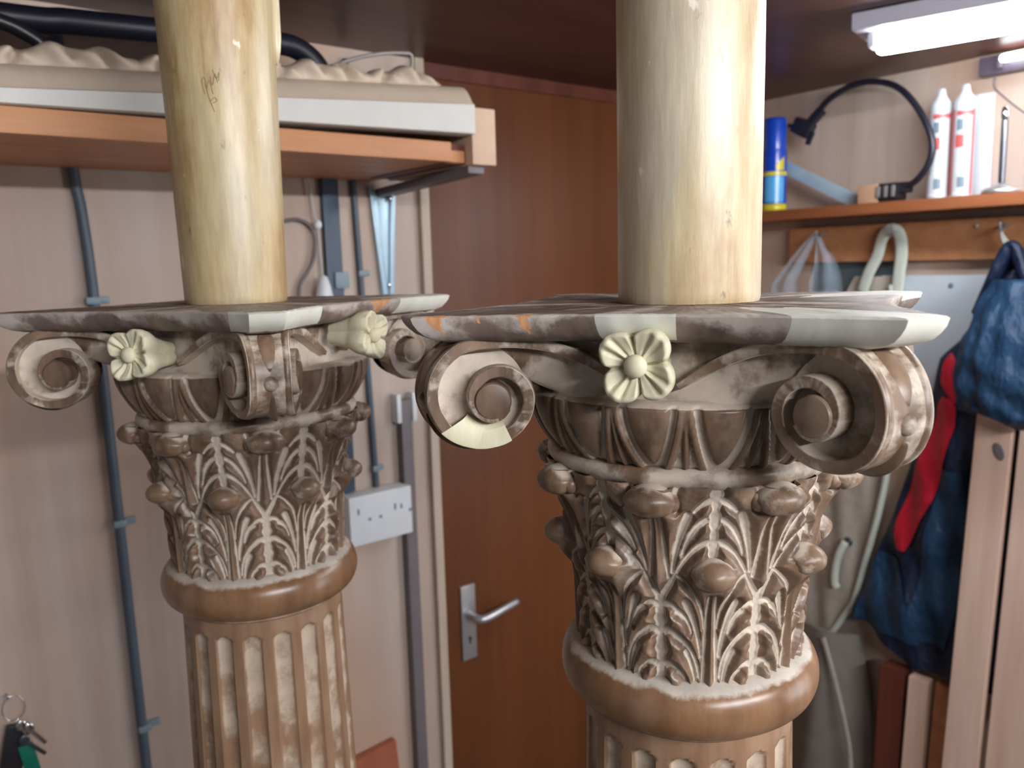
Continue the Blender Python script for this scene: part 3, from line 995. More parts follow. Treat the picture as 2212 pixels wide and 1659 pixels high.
# ================================================================== BACK WALL (left in the photo)
YW = 1.5
def wall_cable(name, pts, r, mat, clips, label, cat, clipmat=None):
    o = empty(name, (pts[0][0], YW-.002-r, pts[-1][1]))
    L = np.array(o.location)
    P = catmull([(x, YW-.001-r, z) for x, z in pts], 6)-L
    V, F = tube_vf(P, r, 14); mk('cable', V, F, mat, o)
    for x, z in clips:
        V, F = merge([box_vf(Vector((x, YW-.001-r, z))-Vector(L), (2.5*r, 2*r+.003, .012), .002), box_vf(Vector((x+2.2*r, YW-.004, z))-Vector(L), (2.2*r, .006, .012), .0015)])
        mk('clip', V, F, clipmat or M['clip'], o, True, sharp=35)
    tag(o, label, cat); return o


wall_cable('wall_cable', [(.276, 2.2), (.279, 1.97), (.285, 1.90), (.290, 1.748), (.293, 1.372), (.296, .963), (.30, .6), (.30, .02)], .0085, M['conduit'],
           [(.287, 1.756), (.293, 1.372), (.299, .988)], 'blue-grey cable clipped down the wall at the far left', 'cable')
wall_cable('wall_cable', [(.777, 2.2), (.779, 1.99), (.784, 1.786), (.790, 1.55), (.794, 1.38), (.795, 1.335)], .0062, M['conduit'],
           [(.786, 1.786), (.794, 1.378)], 'thin blue-grey cable running down into the white socket box', 'cable')
o = tag(bx('cable_trunking', (.708, 1.484, 1.34), (.742, 1.5, 1.985), M['trunking'], None, .002), 'wide dark blue cover strip on the wall behind the left column', 'cable cover')
bx('junction_clip', (.722, 1.478, 1.758), (.752, 1.486, 1.79), M['clip'], o, .002)
# pull cord with bead and acorn
o = empty('pull_cord', (.69, 1.48, 1.72))
Lz = np.array(o.location)
V, F = tube_vf(catmull([(.681, 1.489, 1.975), (.684, 1.487, 1.95), (.688, 1.485, 1.90), (.693, 1.484, 1.88), (.696, 1.484, 1.80), (.697, 1.484, 1.76)], 6)-Lz, .002, 8); mk('string', V, F, M['cord'], o)
V, F = ellipsoid_vf(np.array((.693, 1.482, 1.882))-Lz, (.008, .008, .010), 16, 10); mk('bead', V, F, M['whiteplastic'], o)
V, F = lathe_vf([(.003, .05), (.008, .046), (.013, .03), (.017, .01), (.019, -.01), (.016, -.02), (.002, -.022)], 20, np.array((.694, 1.474, 1.735))-Lz); mk('bell_weight', V, F, M['whiteplastic'], o)
tag(o, 'white pull cord with a bead hanging beside the dark cover strip', 'pull cord')
o = empty('loose_flex', (.65, 1.48, 1.76)); Lz = np.array(o.location)
V, F = tube_vf(catmull([(.60, 1.493, 1.885), (.627, 1.492, 1.888), (.655, 1.492, 1.892), (.678, 1.49, 1.882), (.688, 1.488, 1.86), (.684, 1.488, 1.82), (.668, 1.489, 1.79), (.652, 1.49, 1.765), (.648, 1.49, 1.72)], 6)-Lz, .0035, 8)
mk('flex', V, F, M['bar'], o); tag(o, 'loose brownish flex curving on the wall behind the left candle tube', 'cable')
# socket box
o = empty('socket_box', (.79, 1.5, 1.285)); Lz = np.array(o.location)
V, F = box_vf(Vector((.780, 1.478, 1.287))-Vector(Lz), (.144, .044, .102), .005); mk('box', V, F, M['whiteplastic'], o, True, sharp=35)
V, F = box_vf(Vector((.780, 1.453, 1.287))-Vector(Lz), (.146, .009, .104), .004); fp = mk('face_plate', V, F, M['whiteplastic'], o, True, sharp=35)
for dx, dz, s in ((-.055, .02, (.004, .003, .012)), (-.03, .0, (.006, .003, .006)), (-.005, .0, (.006, .003, .006)), (.03, .014, (.004, .003, .014)), (.045, .012, (.004, .003, .010)), (.066, 0, (.007, .003, .007))):
    V, F = box_vf(Vector((.782+dx, 1.4485, 1.287+dz))-Vector(Lz), s, .0005); mk('slot', V, F, M['labelgrey'], fp, False)
tag(o, 'white double wall socket box between the two columns', 'socket')
# grey-brown strip with white cap
o = empty('cable_trunking', (.866, 1.5, .2)); Lz = np.array(o.location)
V, F = box_vf(Vector((.867, 1.488, .76))-Vector(Lz), (.027, .024, 1.515), .003); mk('strip', V, F, M['bar'], o, True, sharp=35)
for cx_ in (.848, .886):
    V, F = box_vf(Vector((cx_, 1.487, 1.500))-Vector(Lz), (.011, .028, .062), .003); mk('cap', V, F, M['whiteplastic'], o, True, sharp=35)
o.location = (.866, 1.5, .2)
tag(o, 'grey-brown cover strip with white top clips, beside the door', 'cable cover')
# rust board
V, F = box_vf((.728, 1.487, .52), (.18, .018, .47), .002, Matrix.Rotation(math.radians(-4), 3, 'Y'))
tag(mk('board', V, F, M['rust'], None, True, sharp=35), 'rust-brown board end low on the wall behind the left shaft', 'board')

# shelf with bracket
sh = empty('wall_shelf', (.15, 1.5, 1.968))
Lz = Vector(sh.location)
def sp(name, lo, hi, mat, bev=.002, par=None):
    return bx(name, [a-b for a, b in zip(lo, Lz)], [a-b for a, b in zip(hi, Lz)], mat, par or sh, bev)
sp('board', (-1.2, 1.17, 1.970), (.825, 1.498, 1.990), M['orange'])
sp('lipping', (-1.2, 1.150, 1.968), (.785, 1.170, 2.000), M['orange'])
sp('end_block', (.828, 1.150, 1.966), (.878, 1.44, 2.060), M['endpine'], .002)
sp('backing_block', (.785, 1.172, 1.968), (.828, 1.43, 2.000), M['redpost'], .001)
tag(sh, 'orange pine wall shelf with pale end block above the left column', 'shelf')
br = empty('shelf_bracket', (.845, 1.5, 1.75)); Lz = Vector(br.location)
V, F = box_vf(Vector((0, -.168, .2035)), (.034, .336, .016), .003, Matrix.Rotation(math.radians(-2.4), 3, 'X')); mk('arm', V, F, M['bar'], br, True, sharp=35)
V, F = merge([box_vf(Vector((-.016, -.006, .10)), (.014, .012, .22), .003, Matrix.Rotation(math.radians(-5), 3, 'Y')), box_vf(Vector((.016, -.006, .10)), (.012, .012, .22), .003, Matrix.Rotation(math.radians(4), 3, 'Y')),
              box_vf(Vector((0, -.003, .10)), (.03, .006, .21), .001)]); mk('upright', V, F, M['steelblue'], br, True, sharp=35)
for sc_ in ((.014, -.013, .185), (.002, -.013, .010)):
    V, F = ellipsoid_vf(sc_, (.005, .003, .005), 12, 8); mk('screw', V, F, M['chrome'], br)
tag(br, 'pale blue steel bracket under the end of the left shelf', 'bracket')

# carved moulding lying on the shelf
mo = empty('carved_moulding', (.15, 1.2, 2.001)); Lz = np.array(mo.location)
xs = np.linspace(-1.1, .828, 120)
f = (xs-.147)/(.828-.147)
zb = 2.0005+.014*np.clip(f, 0, 1.2); zt = 2.019+.044*np.clip(f, -.25, 1.2)
Vf = np.concatenate([np.stack([xs, np.full_like(xs, y), z], -1) for y, z in ((1.175, zb), (1.142, zb), (1.140, zb+.001), (1.140, zt-.001), (1.142, zt), (1.175, zt))])-Lz
nx = len(xs)
F = grid_faces(6, nx)+[tuple(i*nx for i in range(6)), tuple(i*nx+nx-1 for i in range(6))[::-1]]
mk('fascia', Vf, F, M['primed'], mo, True, sharp=40)
Vc = np.concatenate([np.stack([xs, np.full_like(xs, y), z], -1) for y, z in ((1.144, zt+.0005), (1.148, zt+.006), (1.153, zt+.014), (1.160, zt+.023), (1.170, zt+.031), (1.182, zt+.035), (1.40, zt+.022), (1.40, zb+.012))])-Lz
F = grid_faces(8, nx)+[tuple(i*nx for i in range(8)), tuple(i*nx+nx-1 for i in range(8))[::-1]]
mk('cove', Vc, F, M['lime_b'], mo, True, sharp=50)
# carved leaf crest: relief strip with scrolled leaves
xc = np.linspace(-1.05, .80, 420); tt = np.linspace(0, 1, 16)
V = []
per = .172
for t in tt:
    u = ((xc+.03) % per)/per
    ed = np.clip((.80-xc)/.06, 0, 1)
    leaf = np.abs(np.sin(PI*u))**.6
    hgt = (.018+.016*leaf+.005*np.sin(u*6*PI)*leaf)*np.sqrt(ed)
    zt_ = np.interp(xc, xs, zt)
    gro = .0075*np.sin((u*9+t*1.8)*PI)*np.sin(PI*t)*leaf
    cut = .020*np.exp(-((u-.12-.1*t)/.03)**2)+.018*np.exp(-((u-.80+.12*t)/.028)**2)+.014*np.exp(-((u-.55+.05*t)/.02)**2)*sstep(.2, .5, t)
    yy = 1.180+.03*t-.016*np.sin(PI*t)*np.sqrt(ed)+cut*np.sin(PI*t)-gro
    zz = zt_+.031+hgt*np.sin(t*PI/2)
    V.append(np.stack([xc, yy, zz], -1))
for y2, dz in ((1.235, -.004), (1.25, -.03)):
    V.append(np.stack([xc, np.full_like(xc, y2), V[15][:, 2]+dz], -1))
V = np.concatenate(V)-Lz
mk('leaf_crest', V, grid_faces(18, len(xc)), M['lime_b'], mo)
tag(mo, 'long pale carved leaf moulding with white front lying on the left shelf', 'moulding')
# things behind it on the shelf
V, F = tube_vf(catmull([(-.9, 1.37, 2.15), (-.3, 1.37, 2.153), (.18, 1.365, 2.157), (.27, 1.36, 2.161), (.384, 1.36, 2.166), (.50, 1.36, 2.172), (.584, 1.36, 2.174), (.617, 1.36, 2.170), (.645, 1.36, 2.154), (.662, 1.36, 2.130), (.668, 1.36, 2.105)], 8), .0185, 16)
tag(mk('hose', V, F, M['black'], None), 'thick dark hose arching along the top of the left shelf', 'hose')
V, F = tube_vf(catmull([(-.1, 1.31, 2.165), (.10, 1.30, 2.148), (.175, 1.30, 2.133), (.2, 1.30, 2.124), (.222, 1.30, 2.110), (.235, 1.30, 2.088)], 8), .0105, 12)
tag(mk('cable', V, F, M['blackp'], None), 'short black cable end drooping over the carved moulding', 'cable')
V, F = tube_vf(catmull([(.60, 1.275, 2.096), (.611, 1.272, 2.113), (.669, 1.264, 2.139), (.724, 1.262, 2.155), (.771, 1.262, 2.162), (.783, 1.262, 2.161), (.7855, 1.262, 2.154), (.783, 1.262, 2.13), (.781, 1.262, 2.097)], 8), .0032, 10)
tag(mk('wire_hoop', V, F, M['wire'], None), 'thin grey bent wire standing on the left shelf near its end', 'wire')

# keys hanging at the far left
kx = empty('key_bunch', (.10, 1.49, 1.10)); Lz = np.array(kx.location)
def loc(pts): return np.asarray(pts, float)-Lz
th = np.linspace(0, 2*PI, 33)
V, F = tube_vf(loc([(.100, 1.4995, 1.121), (.100, 1.482, 1.121), (.100, 1.478, 1.127)]), .0022, 8); mk('hook', V, F, M['chrome'], kx)
V, F = tube_vf(loc(np.stack([.106+.016*np.cos(th), 1.480+.002*np.sin(th), 1.103+.020*np.sin(th)], -1)), .0011, 8, closed_ends=False); mk('key_ring', V, F, M['chrome'], kx)
R = Matrix.Rotation(math.radians(14), 3, 'Y')
V, F = box_vf(Vector(loc((.098, 1.476, 1.032))), (.034, .012, .092), .005, R); mk('fob', V, F, M['blackp'], kx, True, sharp=50)
V, F = box_vf(Vector(loc((.119, 1.470, 1.010))), (.022, .005, .062), .002, Matrix.Rotation(math.radians(-8), 3, 'Y')); mk('tag', V, F, M['green'], kx, True, sharp=50)
for (a, x, z, l) in ((-32, .133, 1.050, .040), (-38, .128, 1.032, .044), (-20, .116, 1.066, .020)):
    R = Matrix.Rotation(math.radians(a), 3, 'Y')
    parts = [box_vf(Vector(loc((x, 1.466, z))), (.006, .002, l), .0008, R), ellipsoid_vf(loc((x+.5*l*math.sin(math.radians(a)), 1.466, z+.5*l*math.cos(math.radians(a)))), (.008, .0012, .009), 14, 8)]
    V, F = merge(parts); mk('key', V, F, M['chrome'] if a != -38 else M['gunmetal'], kx, True, sharp=50)
tag(kx, 'bunch of keys with black fob and green tag hanging at the lower left', 'keys')

# ================================================================== RIGHT WALL
XW = 2.0
s = empty('wall_shelf', (1.93, .6, 1.885)); Lz = Vector(s.location)
def spr(name, lo, hi, mat, par, bev=.002):
    return bx(name, [a-b for a, b in zip(lo, Lz)], [a-b for a, b in zip(hi, Lz)], mat, par, bev)
spr('board', (1.858, -.6, 1.888), (1.999, 1.42, 1.914), M['orange2'], s)
tag(s, 'orange-brown shelf along the right wall holding cartridges and a can', 'shelf')
rail = empty('coat_rail', (1.98, .6, 1.775)); Lz = Vector(rail.location)
spr('rail', (1.972, -.6, 1.777), (1.999, 1.285, 1.868), M['orange'], rail)
for (y, z) in ((1.175, 1.838), (.978, 1.842), (.742, 1.838)):
    P = np.array(catmull([(1.972, y, z+.012), (1.95, y, z+.012), (1.935, y, z), (1.925, y, z+.004), (1.920, y, z+.02)], 5))-np.array(Lz)
    V, F = tube_vf(P, .0035, 8); mk('hook', V, F, M['satin'], rail)
V, F = ellipsoid_vf(np.array((1.971, .81, 1.852))-np.array(Lz), (.004, .005, .005), 12, 8); mk('screw', V, F, M['satin'], rail)
tag(rail, 'orange wooden coat rail with hooks under the right shelf', 'coat rail')

ZS = 1.9142
# spray can
c = empty('spray_can', (1.905, 1.291, ZS))
V, F = lathe_vf([(.030, 0), (.0315, .002), (.0315, .018)], 40); mk('yellow_band', V, F, M['yellow'], c)
V, F = lathe_vf([(.0312, .018), (.0312, .090)], 40, caps=False); mk('can_body', V, F, M['blue'], c)
V, F = lathe_vf([(.0314, .090), (.0314, .100)], 40, caps=False); mk('yellow_line', V, F, M['yellow'], c)
V, F = lathe_vf([(.0312, .100), (.0312, .150), (.030, .158)], 40, caps=False); mk('can_shoulder', V, F, M['blue'], c)
V, F = lathe_vf([(.0285, .156), (.0285, .232), (.027, .237), (.0, .238)], 40, caps=False); mk('cap', V, F, M['blue'], c)
# pale label swoosh facing the room
aa = np.radians(np.linspace(170, 262, 16))
V = np.concatenate([np.stack([.0318*np.cos(aa), .0318*np.sin(aa), z+dz*np.sin(np.linspace(0, 3, 16))], -1) for z, dz in ((.022, 0), (.06, .006), (.088, .0))])
mk('label', V, grid_faces(3, 16, flip=False), M['ltblue'], c)
aa = np.radians(np.linspace(222, 262, 10))
V = np.concatenate([np.stack([.0318*np.cos(aa), .0318*np.sin(aa), np.full(10, z)+.02*np.linspace(0, 1, 10)*(i == 1)], -1) for i, z in enumerate((.103, .118))])
mk('label', V, grid_faces(2, 10), M['yellow'], c)
tag(c, 'blue spray can with yellow bands on the right shelf beside the candle tube', 'spray can')
# leaning steel strip
V, F = box_vf((1.945, 1.19, 1.980), (.010, .31, .032), .002, Matrix.Rotation(math.radians(27.5), 3, 'X'))
tag(mk('metal_strip', V, F, M['steelblue'], None, True, sharp=35), 'pale blue metal strip slanting down onto the right shelf', 'metal strip')
tag(bx('cardboard_box', (1.90, 1.005, ZS), (1.96, 1.055, ZS+.045), M['card'], None, .002), 'small brown card box on the right shelf beside the metal strip', 'box')
# power lead
pl = empty('power_lead', (1.93, 1.05, ZS)); Lz = np.array(pl.location)
P = catmull([(1.93, 1.215, 2.118), (1.925, 1.185, 2.146), (1.92, 1.152, 2.175), (1.92, 1.10, 2.197), (1.92, 1.045, 2.200), (1.912, .985, 2.181), (1.900, .937, 2.142), (1.892, .895, 2.082), (1.890, .878, 2.032), (1.892, .887, 1.988), (1.900, .917, 1.957), (1.91, .946, 1.948)], 8)-Lz
V, F = tube_vf(P, .0075, 12); mk('flex', V, F, M['black'], pl)
parts = [box_vf(Vector((1.93, 1.225, 2.120))-Vector(Lz), (.03, .055, .040), .006, Matrix.Rotation(math.radians(30), 3, 'X')),
         box_vf(Vector((1.925, 1.188, 2.140))-Vector(Lz), (.022, .05, .022), .005, Matrix.Rotation(math.radians(-40), 3, 'X')),
         box_vf(Vector((1.93, 1.205, 2.092))-Vector(Lz), (.010, .012, .034), .002, Matrix.Rotation(math.radians(25), 3, 'X')),
         box_vf(Vector((1.93, 1.254, 2.128))-Vector(Lz), (.010, .030, .010), .002, Matrix.Rotation(math.radians(20), 3, 'X'))]
V, F = merge(parts); mk('plug', V, F, M['black'], pl, True, sharp=40)
parts = [box_vf(Vector((1.92, .985, ZS+.024))-Vector(Lz), (.04, .066, .044), .010), box_vf(Vector((1.915, .948, ZS+.032))-Vector(Lz), (.026, .03, .026), .006)]
V, F = merge(parts); mk('socket', V, F, M['blackp'], pl, True, sharp=40)
for dy in (-.018, 0, .018):
    V, F = box_vf(Vector((1.898, .985+dy, ZS+.026))-Vector(Lz), (.004, .008, .026), .001); mk('pin', V, F, M['satin'], pl, True, sharp=40)
tag(pl, 'black power lead standing in a big loop on the right shelf', 'power lead')
# cartridges
def cartridge(loc, label, stripes):
    c = empty('sealant_cartridge', loc)
    r = .0222
    V, F = lathe_vf([(r-.002, 0), (r, .002), (r, .012)], 36); mk('base_cap', V, F, M['labelwhite'], c)
    V, F = lathe_vf([(r-.0004, .012), (r-.0004, .200)], 36, caps=False); body = mk('barrel', V, F, M['labelwhite'], c)
    V, F = lathe_vf([(r, .200), (r, .206), (r*.93, .212), (r*.6, .222), (.010, .228), (.008, .240), (.006, .243), (0, .243)], 36, caps=False); mk('nozzle', V, F, M['labelwhite'], c)
    def patch(nm, a0, a1, z0, z1, mat):
        aa = np.radians(np.linspace(a0, a1, 10)); rr = r+.0002
        V = np.concatenate([np.stack([rr*np.cos(aa), rr*np.sin(aa), np.full(10, z)], -1) for z in (z0, z1)])
        mk(nm, V, grid_faces(2, 10), mat, body)
    for a0, a1 in stripes: patch('red_stripe', a0, a1, .006, .190, M['labelred'])
    patch('red_band', 160, 268, .176, .186, M['labelred'])
    patch('red_block', 160, 205, .108, .135, M['labelred'])
    patch('grey_block', 165, 200, .145, .168, M['labelgrey'])
    patch('grey_block', 180, 222, .022, .045, M['labelgrey'])
    tag(c, label, 'sealant cartridge', 'sealant cartridges'); return c
cartridge((1.935, .883, ZS), 'white and red sealant cartridge beside the black power lead', [(262, 284)])
cartridge((1.935, .832, ZS), 'white and red sealant cartridge nearer the steel rod', [(120, 150), (248, 268)])
tag(bx('paper_sleeve', (1.985, .795, ZS), (1.998, .845, 2.14), M['labelwhite'], None, .002), 'pale packet behind the sealant cartridges', 'packet')
# steel rod on a base plate
c = empty('rod_stand', (1.898, .735, ZS))
V, F = lathe_vf([(0, 0), (.036, 0), (.038, .004), (.036, .010), (.02, .016), (.012, .022), (0, .023)], 40, caps=False); mk('base_plate', V, F, M['satin'], c)
V, F = lathe_vf([(.0065, .02), (.0065, .15), (.0055, .160), (.0, .163)], 20, (0, 0, 0), False); mk('rod', V, F, M['gunmetal'], c)
V, F = lathe_vf([(.0066, .150), (.0085, .155), (.0085, .17), (.005, .177), (0, .178)], 20, (0, 0, 0), False); mk('knob', V, F, M['chrome'], c)
tag(c, 'upright steel rod on a round metal base on the right shelf', 'stand')

# pale panel on the wall
o = bx('wall_panel', (1.982, .55, 1.46), (1.999, 1.03, 1.742), M['panelw'], None, .004)
V, F = ellipsoid_vf((1.981, .862, 1.718), (.004, .006, .006), 12, 8); mk('screw', V, F, M['labelgrey'], o)
tag(o, 'pale bluish panel on the wall behind the navy jacket', 'panel')


# ---- hanging cloth things
def sheet(name, yl, yr, zt, zb, xf, mat, parent, ny=40, nx=40, back=.03, L=(0, 0, 0)):
    """closed hanging cloth: front surface x = xf(y, z, s, t), a back a little behind it"""
    s_, t_ = np.meshgrid(np.linspace(0, 1, nx), np.linspace(0, 1, ny))
    zb_ = zb(s_) if callable(zb) else zb+0*s_
    zt_ = zt(s_) if callable(zt) else zt+0*s_
    Z = zt_+(zb_-zt_)*t_
    Y = yl(Z)*(1-s_)+yr(Z)*s_
    X = xf(Y, Z, s_, t_)
    V1 = np.stack([X, Y, Z], -1).reshape(-1, 3)
    Xb = np.minimum(X+back, 1.998)
    V2 = np.stack([Xb, Y, Z], -1).reshape(-1, 3)
    n = nx*ny
    F = grid_faces(ny, nx, flip=False)
    F += [tuple(i+n for i in q[::-1]) for q in grid_faces(ny, nx)]
    edge = [i for i in range(nx)]+[j*nx+nx-1 for j in range(1, ny)]+[(ny-1)*nx+i for i in range(nx-2, -1, -1)]+[j*nx for j in range(ny-2, 0, -1)]
    for a, b in zip(edge, edge[1:]+edge[:1]): F.append((b, a, a+n, b+n))
    V = np.concatenate([V1, V2])-np.asarray(L)
    return mk(name, V, F, mat, parent, True, sharp=70)


# slate cloth and apron
o = empty('hanging_cloth', (1.975, 1.12, 1.4))
sheet('cloth', lambda z: 1.215+0*z, lambda z: .985+0*z, 1.776, 1.30, lambda y, z, s, t: 1.992+.002*np.sin(y*60+z*4), M['slate'], o, 20, 30, .003, tuple(o.location))
tag(o, 'slate-grey cloth hanging on the wall behind the clear bag', 'cloth')
ap = empty('canvas_apron', (1.975, 1.08, 1.3)); Lz = np.array(ap.location)
ayl = lambda z: np.interp(z, [.736, .78, .88, 1.186, 1.595, 1.74], [1.21, 1.27, 1.29, 1.25, 1.167, 1.10])
ayr = lambda z: np.interp(z, [.736, .78, .88, 1.114, 1.227, 1.442, 1.74], [1.177, 1.115, 1.06, 1.008, .988, .980, .995])
axf = lambda y, z, s, t: 1.974+.006*np.sin(y*45+z*5)+.003*np.sin(y*90-z*12)
sheet('body', ayl, ayr, 1.74, .738, axf, M['beige'], ap, 50, 40, .007, Lz)
P = [(1.964, float(ayr(z)), z) for z in np.linspace(1.72, .78, 30)]+[(1.964, 1.136, .758), (1.964, 1.192, .738), (1.964, 1.238, .751), (1.964, 1.27, .787)]
V, F = tube_vf(np.array(P)-Lz, .0085, 10); mk('piping', V, F, M['piping'], ap)
V, F = tube_vf(catmull([(1.962, 1.068, 1.70), (1.958, 1.052, 1.745), (1.954, 1.028, 1.79), (1.947, 1.014, 1.832), (1.942, .992, 1.852), (1.945, .972, 1.842), (1.952, .967, 1.80), (1.958, .974, 1.749), (1.962, .980, 1.70)], 8)-Lz, .0145, 12, .3); mk('neck_strap', V, F, M['piping'], ap)
V, F = tube_vf(catmull([(1.955, 1.085, 1.043), (1.950, 1.097, 1.012), (1.950, 1.107, .971), (1.952, 1.111, .925), (1.955, 1.105, .91)], 6)-Lz, .010, 10); mk('tie_cord', V, F, M['piping'], ap)
V, F = ellipsoid_vf(np.array((1.960, 1.080, 1.043))-Lz, (.006, .012, .012), 14, 8); mk('eyelet', V, F, M['gunmetal'], ap)
tag(ap, 'beige canvas apron with pale edging hanging left of the navy jacket', 'apron')

# clear bag
cb = empty('plastic_bag', (1.91, 1.16, 1.60)); Lz = np.array(cb.location)
def strip(name, A, B, nx=8):
    A = catmull(A, 8)-Lz; B = catmull(B, 8)-Lz
    V = np.stack([A*(1-t)+B*t+np.array([.008*math.sin(t*9), 0, 0]) for t in np.linspace(0, 1, nx)], 1).reshape(-1, 3)
    return mk(name, V, grid_faces(len(A), nx), M['poly'], cb)
strip('handle', [(1.915, 1.178, 1.852), (1.91, 1.20, 1.83), (1.90, 1.235, 1.785), (1.89, 1.275, 1.73), (1.89, 1.285, 1.70)], [(1.915, 1.170, 1.842), (1.91, 1.183, 1.81), (1.90, 1.198, 1.765), (1.89, 1.205, 1.73), (1.89, 1.20, 1.70)])
strip('handle', [(1.915, 1.172, 1.845), (1.905, 1.165, 1.81), (1.90, 1.165, 1.77), (1.89, 1.170, 1.73), (1.89, 1.17, 1.70)], [(1.915, 1.160, 1.842), (1.905, 1.135, 1.81), (1.90, 1.11, 1.79), (1.89, 1.085, 1.74), (1.89, 1.08, 1.70)])
s_, t_ = np.meshgrid(np.linspace(0, 2*PI, 40, endpoint=False), np.linspace(0, 1, 20))
Xb = 1.905+.035*np.sin(s_)*np.sin(PI*np.clip(t_*.8+.1, 0, 1))+.006*np.sin(s_*5+t_*9)
Yb = 1.18+.105*np.cos(s_)*(1-.25*t_)
Zb = 1.70-.26*t_+.008*np.cos(s_*3)
V = np.stack([Xb, Yb, Zb], -1).reshape(-1, 3)-Lz
mk('bag_body', V, grid_faces(20, 40, True)+[tuple(range(19*40, 20*40))], M['poly'], cb)
tag(cb, 'clear plastic bag hanging from the first hook of the coat rail', 'bag')

# navy jacket
jk = empty('jacket', (1.93, .72, 1.2)); Lj = tuple(jk.location)
jyl = lambda z: np.interp(z, [.78, .86, .93, 1.155, 1.383, 1.55, 1.617, 1.70, 1.757, 1.80], [1.03, 1.055, 1.035, .960, .900, .866, .812, .770, .742, .715])
jyr = lambda z: np.interp(z, [.78, 1.5, 1.70, 1.757, 1.80], [.50, .50, .56, .66, .70])
def jxf(y, z, s, t):
    b = np.sin(PI*np.clip(s, 0, 1))**.5
    fold = .010*np.sin(y*38+z*9)+.007*np.sin(y*70-z*16+1)+.006*np.sin(z*34+y*12)
    return 1.955-.055*b*sstep(0, .12, t)+fold*sstep(0, .2, t)
jzb = lambda s: np.interp(s, [0, .12, .3, .5, .75, 1], [.872, .83, .785, .80, .79, .80])
sheet('body', jyl, jyr, 1.80, jzb, jxf, M['navyd'], jk, 90, 70, .010, Lj)
def jfront(y, z):
    yl, yr = float(jyl(z)), float(jyr(z)); s = np.clip((yl-y)/(yl-yr), 0, 1); t = (1.80-z)/1.0
    return float(jxf(np.array(y), np.array(z), np.array(s), np.array(t)))
def jstrip(name, rows, mat, off=.006, n=40, m=14):
    zs = np.linspace(rows[0][0], rows[-1][0], n)
    a = np.interp(-zs, [-r[0] for r in rows], [r[1] for r in rows]); b = np.interp(-zs, [-r[0] for r in rows], [r[2] for r in rows])
    V = []
    for z, p, q in zip(zs, a, b):
        for t in np.linspace(0, 1, m):
            y = p*(1-t)+q*t
            V.append((jfront(y, z)-off*math.sin(PI*min(max(t, .06), .94))**.3, y, z))
    return mk(name, np.array(V)-np.array(Lj), grid_faces(n, m), mat, jk)
jstrip('red_panel', [(1.565, .838, .832), (1.54, .848, .812), (1.50, .848, .800), (1.47, .830, .802), (1.455, .815, .805)], M['red'], .009)
jstrip('red_panel', [(1.465, .842, .812), (1.44, .862, .806), (1.40, .868, .802), (1.33, .885, .815), (1.22, .920, .845), (1.14, .942, .878), (1.10, .940, .895), (1.075, .930, .908)], M['red'], .009)
jstrip('blue_panel', [(1.05, .985, .93), (.98, 1.01, .90), (.90, 1.035, .87), (.85, 1.04, .86)], M['navy'], .007)
jstrip('blue_panel', [(1.30, .832, .78), (1.15, .85, .76), (1.0, .87, .77), (.86, .90, .80)], M['navy'], .006)
# front/shoulder panel and sleeve that hangs forward
jstrip('shoulder_panel', [(1.735, .742, .70), (1.66, .785, .66), (1.60, .815, .60), (1.52, .82, .58), (1.44, .80, .57)], M['navy'], .016, 40, 24)
n, m = 40, 64
cen = catmull([(1.880, .670, 1.735), (1.840, .668, 1.67), (1.808, .668, 1.595), (1.796, .668, 1.527), (1.800, .664, 1.475), (1.808, .659, 1.445)], 8)
V = []
for i, c in enumerate(cen):
    t = i/(len(cen)-1)
    a = .045+.042*math.sin(PI*min(1, t*.75+.12)); b = .032+.006*t
    if t > .88: a *= 1-.6*((t-.88)/.12)**2; b *= 1-.4*((t-.88)/.12)**2
    for q in range(m):
        an = 2*PI*q/m
        f = 1+.07*math.sin(an*7+t*9+math.sin(t*14))+.06*math.sin(an*3-t*26)+.05*math.sin(an*11-t*5)
        V.append((c[0]+b*math.cos(an)*f, c[1]+a*math.sin(an)*f, c[2]+.012*math.sin(an)*t))
V = np.array(V)-np.array(Lj)
F = grid_faces(len(cen), m, True)+[tuple(range(m))[::-1], tuple(range((len(cen)-1)*m, len(cen)*m))]
mk('sleeve', V, F, M['navy'], jk)
V, F = tube_vf(catmull([(1.925, .780, 1.66), (1.915, .752, 1.72), (1.918, .730, 1.775), (1.925, .715, 1.80), (1.92, .700, 1.775), (1.90, .672, 1.72), (1.89, .64, 1.67)], 8)-np.array(Lj), np.concatenate([np.linspace(.014, .024, 24), np.linspace(.024, .018, 25)]), 14, .6)
mk('collar', V, F, M['navyd'], jk)
V, F = tube_vf(catmull([(1.928, .724, 1.795), (1.93, .738, 1.82), (1.93, .742, 1.838), (1.93, .736, 1.825), (1.926, .712, 1.795)], 6)-np.array(Lj), .003, 8); mk('hanging_loop', V, F, M['cord'], jk)
tag(jk, 'navy jacket with red stripes hanging from the coat rail', 'jacket')

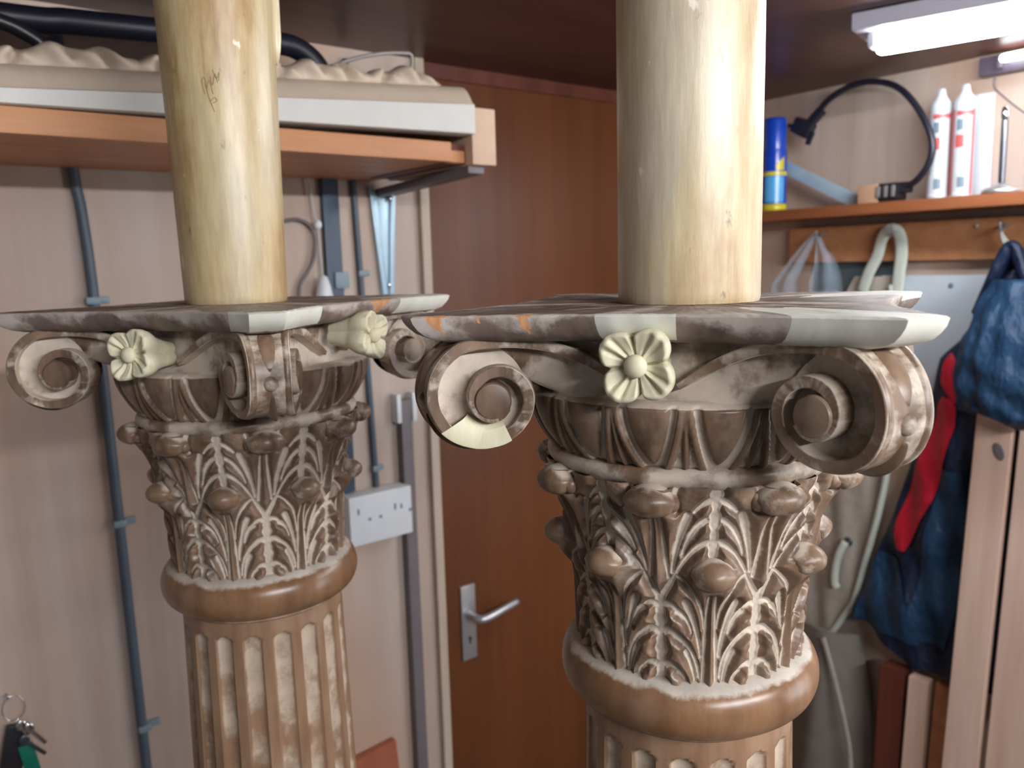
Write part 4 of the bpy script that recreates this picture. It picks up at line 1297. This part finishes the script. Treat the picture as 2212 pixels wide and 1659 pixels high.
# boards leaning below the jacket
def plank(name, y0, y1, ztop, x_top, x_bot, lean, th, mat, label, grp=None, zb=.002):
    """board standing on the floor leaning back to the wall; lean = sideways drift of the foot in y"""
    V = []
    for z, x, dy in ((zb, x_bot, lean), (ztop, x_top, 0)):
        for yy in (y0, y1):
            for xx in (0, th):
                V.append((x+xx, yy+dy, z))
    F = [(0, 1, 3, 2), (4, 6, 7, 5), (0, 4, 5, 1), (2, 3, 7, 6), (0, 2, 6, 4), (1, 5, 7, 3)]
    bm = bmesh.new(); vs = [bm.verts.new(v) for v in V]
    for q in F: bm.faces.new([vs[i] for i in q])
    bmesh.ops.recalc_face_normals(bm, faces=bm.faces[:])
    bmesh.ops.bevel(bm, geom=bm.edges[:], offset=.002, segments=2, affect='EDGES')
    bm.verts.index_update(); V = [tuple(v.co) for v in bm.verts]; F = [tuple(v.index for v in f.verts) for f in bm.faces]; bm.free()
    return tag(mk(name, V, F, mat, None, True, sharp=35), label, 'plank', grp)
pk = plank('plank', .738, .664, 1.47, 1.852, 1.80, .035, .018, M['pine'], 'wide pale planed plank with a dark knot, nearest the jacket', 'pale planks')
V, F = ellipsoid_vf((1.8475, .689, 1.372), (.0012, .011, .020), 18, 8, np.array(Matrix.Rotation(math.radians(-20), 3, 'X')))
mk('knot', V, F, M['bar'], pk)
plank('plank', .652, .50, 1.52, 1.856, 1.80, .03, .018, M['pine'], 'pale planed plank at the right edge, outside the knotted plank', 'pale planks')
plank('post', .945, .885, .775, 1.885, 1.86, .005, .05, M['redpost'], 'dark red wooden post standing under the navy jacket')
plank('plank', .872, .825, .775, 1.885, 1.85, .01, .03, M['pine'], 'narrow pale plank standing just right of the dark red post', 'pale planks')
plank('plank', .815, .762, .775, 1.90, 1.86, .01, .03, M['orange'], 'orange-brown plank standing between the pale planks', 'pale planks')
# grey bag on the floor
gb = empty('cloth_bag', (1.9, 1.1, 0)); Lz = tuple(gb.location)
sheet('body', lambda z: 1.24+0*z, lambda z: np.interp(z, [0, .5, .8], [.955, .985, 1.04]), .80, .004, lambda y, z, s, t: 1.955-.06*np.sin(PI*np.clip(s, .02, .98))+.012*np.sin(y*40+z*7), M['greycloth'], gb, 40, 40, .010, Lz)
V, F = tube_vf(catmull([(1.885, 1.10, .79), (1.88, 1.065, .70), (1.88, 1.035, .60), (1.885, 1.015, .50), (1.885, 1.01, .40)], 6)-np.array(Lz), .008, 10, .5); mk('strap', V, F, M['beige'], gb)
tag(gb, 'grey cloth bag standing low against the wall beneath the apron', 'bag')
